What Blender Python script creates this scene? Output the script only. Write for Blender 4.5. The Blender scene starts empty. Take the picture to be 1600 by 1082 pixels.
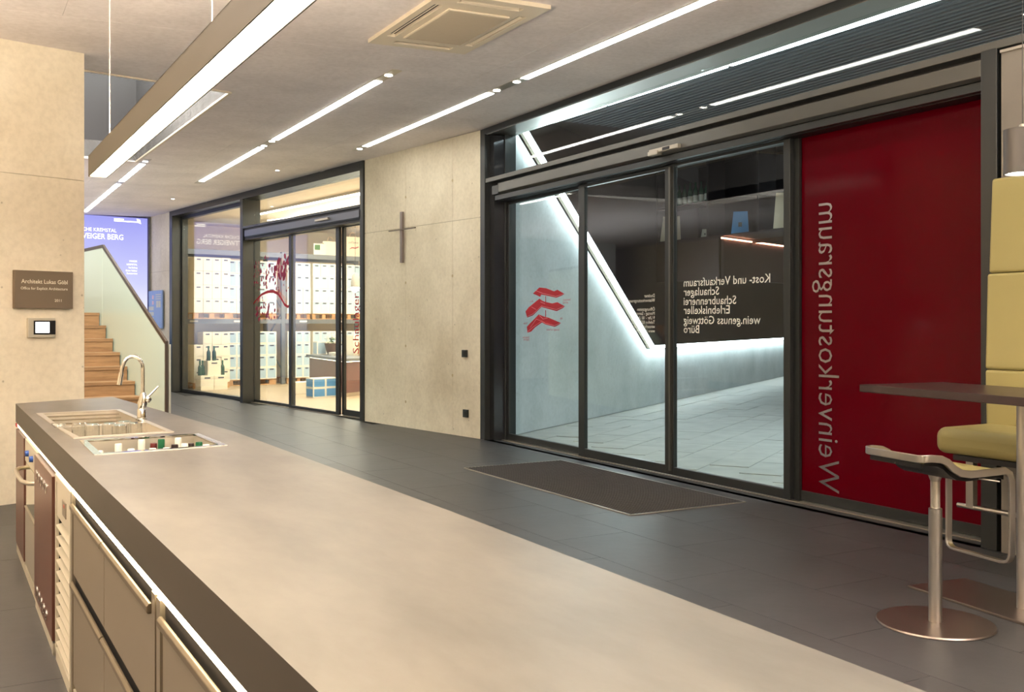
import bpy, bmesh, math, random
from mathutils import Matrix, Vector
random.seed(7)
PI = math.pi
C = bpy.context.scene.collection
sc = bpy.context.scene

# ------------------------------------------------------------------ camera, world, exposure
YAW = math.atan(878 / 1555)
cam_d = bpy.data.cameras.new('camera'); cam = bpy.data.objects.new('camera', cam_d); C.objects.link(cam)
cam.location = (0, 0, 1.4); cam.rotation_euler = (PI / 2, 0, -YAW)
cam_d.sensor_width = 36; cam_d.lens = 36 * 1555 / 1600; cam_d.shift_y = -35 / 1600; cam_d.clip_start = .02
sc.camera = cam
sc.view_settings.view_transform = 'Standard'; sc.view_settings.look = 'None'
sc.view_settings.gamma = 1; sc.view_settings.use_curve_mapping = False
sc.view_settings.exposure = 1.2
w = bpy.data.worlds.new('world'); sc.world = w; w.use_nodes = True
w.node_tree.nodes['Background'].inputs[0].default_value = (.05, .07, .12, 1)
w.node_tree.nodes['Background'].inputs[1].default_value = .25
PEND_L, LINE_L, EXT_L, SHOP_W = 19.0, 10.5, 13.0, 36.0

def area(name, loc, sx, sy, power, col, rot=(0, 0, 0)):
    d = bpy.data.lights.new(name, 'AREA'); d.shape = 'RECTANGLE'; d.size = sx; d.size_y = sy; d.energy = power; d.color = col
    o = bpy.data.objects.new(name, d); C.objects.link(o); o.location = loc; o.rotation_euler = rot
    return o
# light of the shop ceiling fittings, the bar area left of the island, and unseen fill lamps added for hall ceiling and passage
TH = math.atan2(.15207, .98837)                     # the folded wall runs 8.7 degrees off the room axis
SO = Vector((5.586, 10.697, 0))
def S(v, u, z=0):                                   # v = into the shop, u = along the folded wall
    return Vector((SO.x + v * math.cos(TH) - u * math.sin(TH), SO.y + v * math.sin(TH) + u * math.cos(TH), z))
area('shop_light', S(2.2, 5.5, 3.45), 3.5, 5.5, SHOP_W * 3.0, (1, .92, .78), (0, 0, TH))
area('shop_light', S(2.6, 9.6, 3.45), 4.5, 1.2, SHOP_W * 1.6, (1, .94, .84), (0, 0, TH))
area('shop_uplight', S(3.6, 7.5, 3.15), 1.6, 5.5, 210, (1, .91, .76), (PI, 0, TH))
area('far_ceiling_fill', (-.7, 17.5, 1.75), 1.8, 6.5, 85, (.97, .97, 1), (PI, 0, 0))  # unseen fill behind the left wall, added to brighten the far ceiling
area('bar_light', (-1.6, 3.2, 3.4), 1.6, 5.0, 60, (1, .88, .70))
area('bar_ceiling_fill', (-1.5, 3.5, 2.2), 1.2, 6.0, 150, (1, .88, .72), (PI, 0, 0))  # added fill out of view, lifts the ceiling over the bar side
area('near_ceiling_fill', (3.2, -1.6, 2.2), 3.0, 2.0, 420, (1, .93, .84), (PI, 0, 0))  # added fill behind the camera, lifts the near ceiling
area('lounge_light', (2.4, -2.2, 3.45), 3.0, 2.0, 12, (1, .90, .74))
area('passage_fill', (11.0, 6.0, 3.95), 4.0, 3.6, 190, (.80, .93, 1))  # fill lamp added out of sight to brighten the passage
area('stairwell_light', (1.1, 10.9, 5.8), 1.8, 2.6, 330, (.98, 1, .94))

# ------------------------------------------------------------------ materials
def lin(c):
    return tuple((x / 12.92 if x <= .04045 else ((x + .055) / 1.055) ** 2.4) for x in c)
def rgb(r, g, b): return lin((r / 255, g / 255, b / 255)) + (1,)
def mat(name, col, rough=.5, metal=0, coat=0, emit=None, es=0, spec=.5, noise=None, bump=0, bscale=60, stretch=None, coat_rough=.05):
    m = bpy.data.materials.new(name); m.use_nodes = True; nt = m.node_tree; b = nt.nodes['Principled BSDF']
    col = tuple(col) + ((1,) if len(col) == 3 else ())
    b.inputs['Base Color'].default_value = col; b.inputs['Roughness'].default_value = rough; b.inputs['Metallic'].default_value = metal
    b.inputs['Coat Weight'].default_value = coat; b.inputs['Coat Roughness'].default_value = coat_rough; b.inputs['Specular IOR Level'].default_value = spec
    if emit:
        b.inputs['Emission Color'].default_value = tuple(emit) + ((1,) if len(emit) == 3 else ()); b.inputs['Emission Strength'].default_value = es
    N = nt.nodes; Lk = nt.links
    if noise or bump:
        tc = N.new('ShaderNodeTexCoord'); mp = N.new('ShaderNodeMapping'); geo = N.new('ShaderNodeNewGeometry')
        Lk.new(geo.outputs['Position'], mp.inputs[0])
        if stretch: mp.inputs['Scale'].default_value = stretch
    if noise:
        sc_, amt, col2 = noise
        n = N.new('ShaderNodeTexNoise'); n.inputs['Scale'].default_value = sc_; n.inputs['Detail'].default_value = 6; n.inputs['Roughness'].default_value = .62
        Lk.new(mp.outputs[0], n.inputs['Vector'])
        r = N.new('ShaderNodeValToRGB'); r.color_ramp.elements[0].position = .5 - amt; r.color_ramp.elements[1].position = .5 + amt
        r.color_ramp.elements[0].color = tuple(col2) + ((1,) if len(col2) == 3 else ()); r.color_ramp.elements[1].color = col
        Lk.new(n.outputs[0], r.inputs[0]); Lk.new(r.outputs[0], b.inputs['Base Color'])
    if bump:
        n2 = N.new('ShaderNodeTexNoise'); n2.inputs['Scale'].default_value = bscale; n2.inputs['Detail'].default_value = 4
        Lk.new(mp.outputs[0], n2.inputs['Vector'])
        bp = N.new('ShaderNodeBump'); bp.inputs['Strength'].default_value = bump; bp.inputs['Distance'].default_value = .01
        Lk.new(n2.outputs[0], bp.inputs['Height']); Lk.new(bp.outputs[0], b.inputs['Normal'])
    return m
def concrete(name, light, dark, pits=True):
    m = mat(name, light, .78, spec=.3)
    nt = m.node_tree; N = nt.nodes; L = nt.links; b = N['Principled BSDF']
    geo = N.new('ShaderNodeNewGeometry')
    def noise(s, det=5):
        n = N.new('ShaderNodeTexNoise'); n.inputs['Scale'].default_value = s; n.inputs['Detail'].default_value = det; n.inputs['Roughness'].default_value = .6
        L.new(geo.outputs['Position'], n.inputs['Vector']); return n
    a = noise(1.1); r = N.new('ShaderNodeValToRGB'); r.color_ramp.elements[0].position = .32; r.color_ramp.elements[1].position = .62
    r.color_ramp.elements[0].color = dark; r.color_ramp.elements[1].color = light; L.new(a.outputs[0], r.inputs[0])
    f = noise(22); mx = N.new('ShaderNodeMix'); mx.data_type = 'RGBA'; mx.blend_type = 'MULTIPLY'; mx.inputs[0].default_value = .35
    r2 = N.new('ShaderNodeValToRGB'); r2.color_ramp.elements[0].position = .3; r2.color_ramp.elements[0].color = (.72, .7, .66, 1); r2.color_ramp.elements[1].position = .6
    L.new(f.outputs[0], r2.inputs[0]); L.new(r.outputs[0], mx.inputs[6]); L.new(r2.outputs[0], mx.inputs[7])
    out = mx.outputs[2]
    v = N.new('ShaderNodeTexVoronoi'); v.inputs['Scale'].default_value = 6.5; L.new(geo.outputs['Position'], v.inputs['Vector'])
    rp = N.new('ShaderNodeValToRGB'); rp.color_ramp.elements[0].position = .035; rp.color_ramp.elements[0].color = (.45, .42, .38, 1); rp.color_ramp.elements[1].position = .075; rp.color_ramp.elements[1].color = (1, 1, 1, 1)
    L.new(v.outputs['Distance'], rp.inputs[0])
    if pits:
        m2 = N.new('ShaderNodeMix'); m2.data_type = 'RGBA'; m2.blend_type = 'MULTIPLY'; m2.inputs[0].default_value = .7
        L.new(out, m2.inputs[6]); L.new(rp.outputs[0], m2.inputs[7]); out = m2.outputs[2]
    L.new(out, b.inputs['Base Color'])
    bp = N.new('ShaderNodeBump'); bp.inputs['Strength'].default_value = .25; bp.inputs['Distance'].default_value = .004
    L.new(f.outputs[0], bp.inputs['Height']); L.new(bp.outputs[0], b.inputs['Normal'])
    return m
def glass(name, tint=(.93, .97, .95), gain=1.0, rough=0.0):
    m = bpy.data.materials.new(name); m.use_nodes = True; nt = m.node_tree; N = nt.nodes; L = nt.links
    N.remove(N['Principled BSDF']); out = N['Material Output']
    geo = N.new('ShaderNodeNewGeometry'); dot = N.new('ShaderNodeVectorMath'); dot.operation = 'DOT_PRODUCT'
    L.new(geo.outputs['Incoming'], dot.inputs[0]); L.new(geo.outputs['Normal'], dot.inputs[1])
    def M(op, a=None, b=None):
        n = N.new('ShaderNodeMath'); n.operation = op
        for k, x in enumerate((a, b)):
            if x is None: continue
            if isinstance(x, (int, float)): n.inputs[k].default_value = x
            else: L.new(x, n.inputs[k])
        return n.outputs[0]
    ab = M('ABSOLUTE', dot.outputs['Value']); inv = M('SUBTRACT', 1.0, ab); p = M('POWER', inv, 5.0)
    f = M('ADD', M('MULTIPLY', p, .96), .04); f = M('MINIMUM', M('MULTIPLY', f, gain), 1.0)
    t = N.new('ShaderNodeBsdfTransparent'); t.inputs[0].default_value = tint + (1,)
    g = N.new('ShaderNodeBsdfGlossy'); g.inputs['Roughness'].default_value = rough
    mx = N.new('ShaderNodeMixShader'); L.new(f, mx.inputs[0]); L.new(t.outputs[0], mx.inputs[1]); L.new(g.outputs[0], mx.inputs[2])
    L.new(mx.outputs[0], out.inputs[0])
    return m
def emis(name, col, s): return mat(name, (0.8, .8, .8), .5, emit=col, es=s)

M_CONC = concrete('warm_concrete', rgb(240, 230, 206), rgb(218, 206, 180))
M_CONCL = concrete('cream_concrete', rgb(238, 226, 202), rgb(224, 210, 184))
M_CEIL = concrete('ceiling_concrete', rgb(240, 231, 227), rgb(224, 215, 211), pits=False)
M_SLATE = mat('slate_floor', rgb(70, 70, 71), .42, spec=.5, noise=(2.2, .25, rgb(58, 58, 59)), bump=.12, bscale=9)
M_JOINT = mat('dark_joint', rgb(38, 37, 36), .8)
M_ANTH = mat('anthracite_metal', rgb(62, 64, 63), .32, .55, spec=.5)
M_ANTHL = mat('satin_grey_metal', rgb(104, 103, 98), .3, .75)
M_FORM = mat('formwork_joint', rgb(176, 164, 138), .9)
M_DARK = mat('dark_recess', rgb(22, 20, 20), .5)
M_GLASS = glass('clear_glass', gain=1.0); M_GLASS2 = glass('shop_glass', gain=1.7)
M_RED = mat('red_glass', rgb(80, 0, 12), .10, coat=0, spec=.12)
M_PRINTW = mat('white_print', rgb(214, 214, 205), .6, emit=rgb(214, 214, 205), es=0)
M_PRINTR = mat('red_print', rgb(176, 20, 40), .6)
M_PRINTG = mat('silver_print', rgb(190, 180, 180), .22, .9)
M_PRINTD = mat('dark_print', rgb(60, 8, 16), .5)
M_STEEL = mat('brushed_steel', rgb(196, 190, 182), .3, 1.0)
M_STEELB = mat('satin_steel', rgb(206, 198, 184), .3, .75)
M_CHROME = mat('chrome', rgb(225, 222, 215), .08, 1.0)
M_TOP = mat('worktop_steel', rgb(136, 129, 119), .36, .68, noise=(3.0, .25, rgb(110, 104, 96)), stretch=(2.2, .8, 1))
M_APRON_SHADED = mat('worktop_steel_shaded', rgb(70, 63, 54), .5, .35)  # darker copy of the worktop steel, shade of the sides put into colour
M_CAB = mat('champagne_front', rgb(146, 134, 116), .38, .55)
M_CABL = mat('light_front', rgb(205, 196, 176), .4, .35)
M_PLUM = mat('brown_front', rgb(100, 62, 50), .35, .3)
M_BLACK = mat('black_plastic', rgb(20, 19, 19), .35)
M_WOOD = mat('oak_wood', rgb(164, 124, 84), .45, noise=(3.2, .2, rgb(124, 90, 58)), stretch=(1, 1, 9), bump=.08)
M_PALLET = mat('pallet_wood', rgb(206, 160, 108), .7, noise=(5, .2, rgb(170, 124, 80)))
M_BALU = mat('pale_green_panel', rgb(222, 236, 214), .22, coat=.5, coat_rough=.12)
M_LEATH = mat('yellow_leather', rgb(152, 141, 90), .48, spec=.4, bump=.05, bscale=240)
M_TABLE = mat('dark_table_laminate', rgb(52, 40, 38), .3)
M_SIGN = mat('bronze_sign', rgb(128, 112, 92), .45, .4)
M_SIGNT = mat('sign_lettering', rgb(240, 232, 206), .5)
M_SHOPF = mat('shop_floor', rgb(176, 156, 128), .45, noise=(1.4, .3, rgb(164, 144, 116)))
M_SHOPW = mat('shop_wall', rgb(240, 226, 206), .8)
M_CART = mat('carton_white', rgb(234, 230, 218), .7)
M_CARTB = mat('carton_blue', rgb(168, 192, 210), .6)
M_CARTC = mat('carton_cream', rgb(236, 226, 206), .7)
M_BLUE = mat('blue_panel_print', rgb(86, 150, 208), .6)
M_LABEL = mat('dark_label', rgb(70, 72, 84), .6)
M_RACK = mat('rack_steel', rgb(108, 114, 122), .4, .5)
M_DESK = mat('plum_desk', rgb(110, 74, 70), .4)
M_GREEN = mat('green_glass', rgb(34, 70, 52), .1, spec=.6)
M_LEAF = mat('plant_leaf', rgb(70, 118, 60), .5)
M_POT = mat('brown_pot', rgb(98, 72, 60), .6)
M_FLOWER = mat('white_flower', rgb(245, 238, 232), .6)
M_CLAD = mat('dark_cladding', rgb(54, 40, 40), .55)
M_EXTW = concrete('exterior_concrete', rgb(206, 212, 212), rgb(186, 194, 194))
M_PAVE = mat('pale_paving', rgb(196, 196, 190), .7, noise=(3, .25, rgb(172, 172, 168)), bump=.1)
M_PAVEJ = mat('paving_joint', rgb(120, 120, 116), .9)
M_AC = mat('cream_plastic', rgb(222, 208, 184), .45)
M_ACG = mat('grille_grey', rgb(176, 164, 144), .6)
M_MAT = mat('mat_fibre', rgb(60, 53, 50), .95, noise=(60, .3, rgb(38, 34, 32)))
M_ALU = mat('aluminium', rgb(190, 182, 168), .35, .8)
M_PEND = mat('pendant_metal', rgb(66, 59, 46), .5, .1)
M_E_PEND = emis('pendant_glow', (1, .84, .60), PEND_L)
M_E_LINE = emis('line_glow', (1, .965, .90), LINE_L)
M_E_EXT = emis('led_cool', (.80, .92, 1), EXT_L)
M_E_COVE = emis('led_warm', (1, .84, .55), 9)
M_E_CORAL = emis('led_coral', (1, .40, .24), 5)
M_E_SCR = emis('screen_glow', (1, .97, .98), 1.6)
M_E_LAMP = emis('lamp_glow', (1, .93, .80), 9)
M_LENS = mat('clear_lens', rgb(220, 220, 220), .1)

# ------------------------------------------------------------------ mesh helpers
class MB:
    def __init__(s, M=None): s.v = []; s.f = []; s.mi = []; s.M = M or Matrix.Identity(4); s.cur = 0
    def add(s, vs, fs):
        n = len(s.v); s.v += [s.M @ Vector(p) for p in vs]; s.f += [tuple(n + i for i in f) for f in fs]; s.mi += [s.cur] * len(fs); return s
    def m(s, i): s.cur = i; return s
    def box(s, x0, x1, y0, y1, z0, z1):
        return s.add([(x0,y0,z0),(x1,y0,z0),(x1,y1,z0),(x0,y1,z0),(x0,y0,z1),(x1,y0,z1),(x1,y1,z1),(x0,y1,z1)],
                     [(0,3,2,1),(4,5,6,7),(0,1,5,4),(1,2,6,5),(2,3,7,6),(3,0,4,7)])
    def hexa(s, b, t):     # two quads, bottom and top, same order
        return s.add(list(b) + list(t), [(0,3,2,1),(4,5,6,7),(0,1,5,4),(1,2,6,5),(2,3,7,6),(3,0,4,7)])
    def prism(s, poly, a, b, axis='z'):   # extrude 2-D polygon
        def P(p, h):
            return {'z': (p[0], p[1], h), 'y': (p[0], h, p[1]), 'x': (h, p[0], p[1])}[axis]
        n = len(poly); vs = [P(p, a) for p in poly] + [P(p, b) for p in poly]
        fs = [tuple(range(n))[::-1], tuple(range(n, 2 * n))] + [(i, (i+1) % n, n + (i+1) % n, n + i) for i in range(n)]
        return s.add(vs, fs)
    def lathe(s, prof, cx=0, cy=0, n=24, z=0, cap=True):   # prof: (r, z)
        vs = []; fs = []
        for r, h in prof:
            for k in range(n):
                a = 2 * PI * k / n; vs.append((cx + r * math.cos(a), cy + r * math.sin(a), z + h))
        m = len(prof)
        for i in range(m - 1):
            for k in range(n):
                fs.append((i*n + k, i*n + (k+1) % n, (i+1)*n + (k+1) % n, (i+1)*n + k))
        if cap: fs.append(tuple(range(n))[::-1]); fs.append(tuple(range((m-1)*n, m*n)))
        return s.add(vs, fs)
    def tube(s, pts, r, n=12, cap=True, sq=None):   # round tube (or flat bar sq=(w,h)) along a path
        pts = [Vector(p) for p in pts]; vs = []; fs = []; up = None
        for i, p in enumerate(pts):
            d = (pts[min(i+1, len(pts)-1)] - pts[max(i-1, 0)]).normalized()
            if up is None:
                up = Vector((0, 0, 1)) if abs(d.z) < .9 else Vector((1, 0, 0))
            sd = d.cross(up).normalized(); up = sd.cross(d).normalized()
            rr = r[i] if isinstance(r, (list, tuple)) else r
            if sq:
                for a, b in ((-1,-1),(1,-1),(1,1),(-1,1)): vs.append(p + sd * a * sq[0] / 2 + up * b * sq[1] / 2)
            else:
                for k in range(n):
                    a = 2 * PI * k / n; vs.append(p + sd * rr * math.cos(a) + up * rr * math.sin(a))
        m = 4 if sq else n
        for i in range(len(pts) - 1):
            for k in range(m):
                fs.append((i*m + k, i*m + (k+1) % m, (i+1)*m + (k+1) % m, (i+1)*m + k))
        if cap: fs.append(tuple(range(m))[::-1]); fs.append(tuple(range((len(pts)-1)*m, len(pts)*m)))
        return s.add(vs, fs)
    def mesh(s, name, mats, smooth=0):
        me = bpy.data.meshes.new(name); me.from_pydata([tuple(v) for v in s.v], [], s.f); me.validate()
        for m in (mats if isinstance(mats, (list, tuple)) else [mats]): me.materials.append(m)
        if any(s.mi):
            for p, i in zip(me.polygons, s.mi): p.material_index = i
        bm = bmesh.new(); bm.from_mesh(me); bmesh.ops.recalc_face_normals(bm, faces=bm.faces); bm.to_mesh(me); bm.free()
        if smooth:
            me.shade_smooth() if hasattr(me, 'shade_smooth') else None
            me.set_sharp_from_angle(angle=math.radians(smooth))
        return me
    def build(s, name, mats, parent=None, smooth=0, bevel=0, frame=None, keep=False):
        # the origin goes to the bottom centre of the piece; frame = (location, rotation about z)
        xs = [v.x for v in s.v]; ys = [v.y for v in s.v]; zs = [v.z for v in s.v]
        off = Vector(((min(xs)+max(xs))/2, (min(ys)+max(ys))/2, min(zs)))
        if keep: off = Vector((0, 0, 0))
        s.v = [v - off for v in s.v]
        o = bpy.data.objects.new(name, s.mesh(name, mats, smooth)); C.objects.link(o)
        if frame:
            o.location = Vector(frame[0]) + Matrix.Rotation(frame[1], 3, 'Z') @ off; o.rotation_euler = (0, 0, frame[1])
        else: o.location = off
        if parent:
            o.parent = parent
        o['_off'] = 0; del o['_off']
        if parent and parent.type == 'MESH' and not frame:
            o.location = off - Vector(parent.get('base', (0, 0, 0)))
        o['base'] = tuple(off) if not (parent and parent.type == 'MESH') else tuple(off)
        if bevel:
            b = o.modifiers.new('bevel', 'BEVEL'); b.width = bevel; b.segments = 2; b.limit_method = 'ANGLE'; b.angle_limit = .7
        return o
FS = (tuple(SO), TH)
def tag(o, label=None, cat=None, group=None, kind=None):
    if label: o['label'] = label
    if cat: o['category'] = cat
    if group: o['group'] = group
    if kind: o['kind'] = kind
    return o
def empty(name, loc=(0, 0, 0), rz=0, label=None, cat=None, group=None, kind=None):
    o = bpy.data.objects.new(name, None); C.objects.link(o); o.location = loc; o.rotation_euler = (0, 0, rz); o.empty_display_size = .1
    return tag(o, label, cat, group, kind)
def struct(o, label=None): o['kind'] = 'structure'; (label and tag(o, label)); return o
def dup(o, loc=None, rz=None, label=None, group=None):
    c = o.copy(); C.objects.link(c)
    if loc is not None: c.location = loc
    if rz is not None: c.rotation_euler = (0, 0, rz)
    if label: c['label'] = label
    if group: c['group'] = group
    for ch in [x for x in kids.get(o.name, [])]:
        d = ch.copy(); C.objects.link(d); d.parent = c
        for g in kids.get(ch.name, []):
            e = g.copy(); C.objects.link(e); e.parent = d
    return c
kids = {}
def reg(parent):       # remember the children of a prototype for copying
    def rec(p):
        kids[p.name] = [o for o in C.objects if o.parent == p]
        for k in kids[p.name]: rec(k)
    rec(parent)
def piece(me, name, parent, loc, rz=0, scale=None):
    o = bpy.data.objects.new(name, me); C.objects.link(o); o.parent = parent; o.location = loc; o.rotation_euler = (0, 0, rz)
    if scale: o.scale = scale
    return o
def flat_shape(outer, holes, z0, z1):    # plate with holes -> MB
    cu = bpy.data.curves.new('tmp', 'CURVE'); cu.dimensions = '2D'; cu.fill_mode = 'BOTH'; cu.extrude = (z1 - z0) / 2
    for poly in [outer] + holes:
        sp = cu.splines.new('POLY'); sp.points.add(len(poly) - 1); sp.use_cyclic_u = True
        for i, p in enumerate(poly): sp.points[i].co = (p[0], p[1], 0, 1)
    o = bpy.data.objects.new('tmp', cu); C.objects.link(o); dg = bpy.context.evaluated_depsgraph_get(); dg.update()
    me = bpy.data.meshes.new_from_object(o.evaluated_get(dg))
    mb = MB(); mb.add([(v.co.x, v.co.y, v.co.z + (z0 + z1) / 2) for v in me.vertices], [tuple(p.vertices) for p in me.polygons])
    bpy.data.objects.remove(o); bpy.data.curves.remove(cu); bpy.data.meshes.remove(me)
    return mb
def text(body, name, m, parent, org, ex, ey, size, width=None, align='LEFT', depth=.001, bold=0, spacing=1.0, height=None):
    cu = bpy.data.curves.new('tmp', 'FONT'); cu.body = body; cu.size = size; cu.align_x = align; cu.extrude = 0; cu.resolution_u = 2
    cu.offset = bold * size; cu.space_character = spacing; cu.fill_mode = 'FRONT'
    o = bpy.data.objects.new('tmp', cu); C.objects.link(o); dg = bpy.context.evaluated_depsgraph_get(); dg.update()
    me = bpy.data.meshes.new_from_object(o.evaluated_get(dg)); xs = [v.co.x for v in me.vertices]; ys = [v.co.y for v in me.vertices]
    k = width / (max(xs) - min(xs)) if width else 1; kh = height / (max(ys) - min(ys)) if height else 1
    ex = Vector(ex); ey = Vector(ey); org = Vector(org); ez = ex.cross(ey).normalized()
    if align == 'LEFT' and width: org = org - ex * min(xs) * k
    nv = len(me.vertices); vs = [org + ex * v.co.x * k + ey * v.co.y * kh for v in me.vertices]
    mb = MB(); mb.add(vs, [tuple(p.vertices) for p in me.polygons])
    bpy.data.objects.remove(o); bpy.data.curves.remove(cu); bpy.data.meshes.remove(me)
    return mb.build(name, m, parent)
def disc(x, y, z, r, a, b, axis, n=20): pass
def rot_to(mb_axis): return {'x': Matrix.Rotation(PI/2, 4, 'Y'), 'y': Matrix.Rotation(-PI/2, 4, 'X'), 'z': Matrix.Identity(4)}[mb_axis]
def ZC(x): return 3.74 + .028 * (x - 5.5)

# ================================================================== THE SETTING
# ---- floor with large slate tiles
fl = MB().box(-4.6, 5.60, -6, 24, -.2, -.012).build('floor', M_JOINT, keep=True); struct(fl)
tile = MB().box(-.2835, .2835, -.5735, .5735, -.02, 0).build('floor_tile', M_SLATE, fl, keep=True)
tm = tile.data; bmod = None
bpy.data.objects.remove(tile)
for i in range(12):
    x = -1.17 + .57 * (i + .5)
    for j in range(21):
        y = -1.9 + 1.15 * j + (.5 if i % 2 else -.13)
        if y > 21.5: continue
        if x > 5.75 - .155 * max(0, y - 10.7): continue
        piece(tm, 'floor_tile', fl, (x, y, 0))
MB().box(-4.6, -1.18, -6, 24, -.012, 0).build('floor_field', M_SLATE, fl, keep=True)
MB().box(-1.18, 5.60, -6, -2.1, -.012, 0).build('floor_field', M_SLATE, fl, keep=True)
MB().box(-1.18, 5.0, 21.2, 24, -.012, 0).build('floor_field', M_SLATE, fl, keep=True)
struct(MB().box(5.60, 5.95, 3.3, 10.75, -.2, 0).build('trim_1', M_SLATE))
# ---- ceiling, gently sloping, with the stairwell opening
hole = [(-.6, 8.95), (2.373, 9.771), (2.25, 14.6), (-.6, 14.2)]
cb = flat_shape([(-4.6, -6), (5.95, -6), (5.95, 10.75), (3.85, 24.3), (-4.6, 24.3)], [hole], 0, .25)
cb.v = [Vector((p.x, p.y, p.z + ZC(p.x) + .006)) for p in cb.v]
ce = struct(cb.build('ceiling', M_CEIL, keep=True))
rg = flat_shape([(-2.9, 7.8015), (3.0985, 7.8015), (3.0985, 14.6985), (-2.9, 14.6985)], [hole], 0, .006)
rg.v = [Vector((p.x, p.y, p.z + ZC(p.x))) for p in rg.v]
rg.build('ceiling_panel', M_CEIL, ce, keep=True)
XS = [-2.9, -1.7, -.5, .7, 1.9, 3.1, 4.3, 5.55]; YS = [-1.4, .9, 3.2, 5.5, 7.8, 10.1, 12.4, 14.7, 17.0, 19.3, 21.6]
for i in range(len(XS) - 1):
    for j in range(len(YS) - 1):
        x0, x1, y0, y1 = XS[i] + .0015, XS[i+1] - .0015, YS[j] + .0015, YS[j+1] - .0015
        if x0 < 2.5 and y1 > 9.0 and y0 < 14.6: continue
        xr = 5.58 - .157 * max(0, y1 - 10.7)
        if x0 > xr - .3: continue
        x1 = min(x1, xr)
        z0, z1 = ZC(x0), ZC(x1)
        MB().hexa([(x0,y0,z0),(x1,y0,z1),(x1,y1,z1),(x0,y1,z0)], [(x0,y0,z0+.006),(x1,y0,z1+.006),(x1,y1,z1+.006),(x0,y1,z0+.006)]).build('ceiling_panel', M_CEIL, ce, keep=True)
# stairwell void above the opening
vd = MB()
zt = 3.66
for (a, b) in ((hole[0], hole[1]), (hole[1], hole[2]), (hole[2], hole[3]), (hole[3], hole[0])):
    d = (Vector(b) - Vector(a)).normalized(); n = Vector((d.y, -d.x)) * .12
    e = d * .11
    vd.hexa([(a[0]-e.x*0, a[1], zt), (b[0], b[1], zt), (b[0]+n.x, b[1]+n.y, zt), (a[0]+n.x, a[1]+n.y, zt)],
            [(a[0], a[1], 5.9), (b[0], b[1], 5.9), (b[0]+n.x, b[1]+n.y, 5.9), (a[0]+n.x, a[1]+n.y, 5.9)])
vd.prism(hole, 5.9, 6.0)
for q in vd.v: pass
struct(vd.build('wall_stairwell', mat('stairwell_grey', rgb(78, 74, 74), .25, spec=.5), keep=True))
rim = MB()
for a, b in ((hole[0], hole[1]), (hole[1], hole[2])):
    rim.tube([(a[0], a[1], ZC(a[0]) - .002), (b[0], b[1], ZC(b[0]) - .002)], 0, sq=(.03, .022))
struct(rim.build('trim_2', M_AC, keep=True))
# ---- left wall (front of the stair), panels of fair-faced concrete
lo = Vector((.335, 8.6, 0)); la = math.atan2(.22, .63)
lw = struct(MB().box(-5.2, .658, .012, .5, 0, 3.75).build('wall_left', M_FORM, frame=(lo, la)))
ltop = lambda x: ZC(.335 + x * math.cos(la)) + .004
bx = lw['base']
for x0, x1 in ((-5.2, -3.9), (-3.9, -2.6), (-2.6, -1.3), (-1.3, .66)):
    for z0, z1 in ((0, 2.566), (2.570, 3.8)):
        p = MB().hexa([(x0+.002,0,z0),(x1-.002,0,z0),(x1-.002,.5,z0),(x0+.002,.5,z0)],
                      [(x0+.002,0,z1 if z1 < 3 else ltop(x0)),(x1-.002,0,z1 if z1 < 3 else ltop(x1)),(x1-.002,.502,z1 if z1 < 3 else ltop(x1)),(x0+.002,.502,z1 if z1 < 3 else ltop(x0))])
        p.build('concrete_panel', M_CONCL, lw)
# ---- folded right wall between entrance and shop, and beyond the shop
def conc_wall(name, u0, u1, cols, rows):
    wl = struct(MB().box(.01, .34, u0, u1, 0, 3.72).build(name, M_FORM, frame=FS))
    for a, b in zip(cols[:-1], cols[1:]):
        for c, d in zip(rows[:-1], rows[1:]):
            MB().box(0, .05, a + .003, b - .003, c + .003, d - .003).build('concrete_panel', M_CONC, wl)
    return wl
wr = conc_wall('wall_right', -.02, 2.77, [-.02, .57, 1.67, 2.77], [0, 2.69, 3.745])
wf = conc_wall('wall_right_far', 10.72, 12.1, [10.72, 11.3, 12.1], [0, 2.5, 3.72])
holes_ = MB(Matrix.Rotation(0, 4, 'Z'))
for u, z in ((1.67, 3.1), (1.67, 1.95), (1.67, 1.1), (.57, 3.2), (.57, 2.0), (.57, .75), (1.67, .35)):
    holes_.add([(-.001, u + .02 * math.cos(t * PI / 6), z + .02 * math.sin(t * PI / 6)) for t in range(12)], [tuple(range(12))])
holes_.build('tie_hole', mat('tie_hole_grey', rgb(196, 178, 140), .9), wr)
# far wall behind the poster, other walls of the hall
struct(MB().box(-7.5, .05, 12.0, 12.25, 0, 3.72).build('wall_far', M_EXTW, frame=FS))
struct(MB().box(-4.6, 5.95, -6.2, -6, 0, 3.8).build('wall_back', M_CONCL, keep=True))
struct(MB().box(-4.85, -4.6, -6.2, 23, 0, 3.8).build('wall_side', M_CONCL, keep=True))
pw = struct(MB().box(5.60, 5.9, -6, 3.83, 0, 3.055).build('wall_front', mat('beige_plaster', rgb(122, 115, 104), .8, noise=(4, .3, rgb(113, 106, 96))), keep=True))
struct(MB().box(5.60, 5.75, -6, 3.36, 3.1, 3.745).build('wall_front_upper', M_ANTH, keep=True))
struct(MB().box(5.585, 5.62, -6, 3.83, 3.055, 3.072).build('trim_3', M_STEEL, keep=True))
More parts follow.
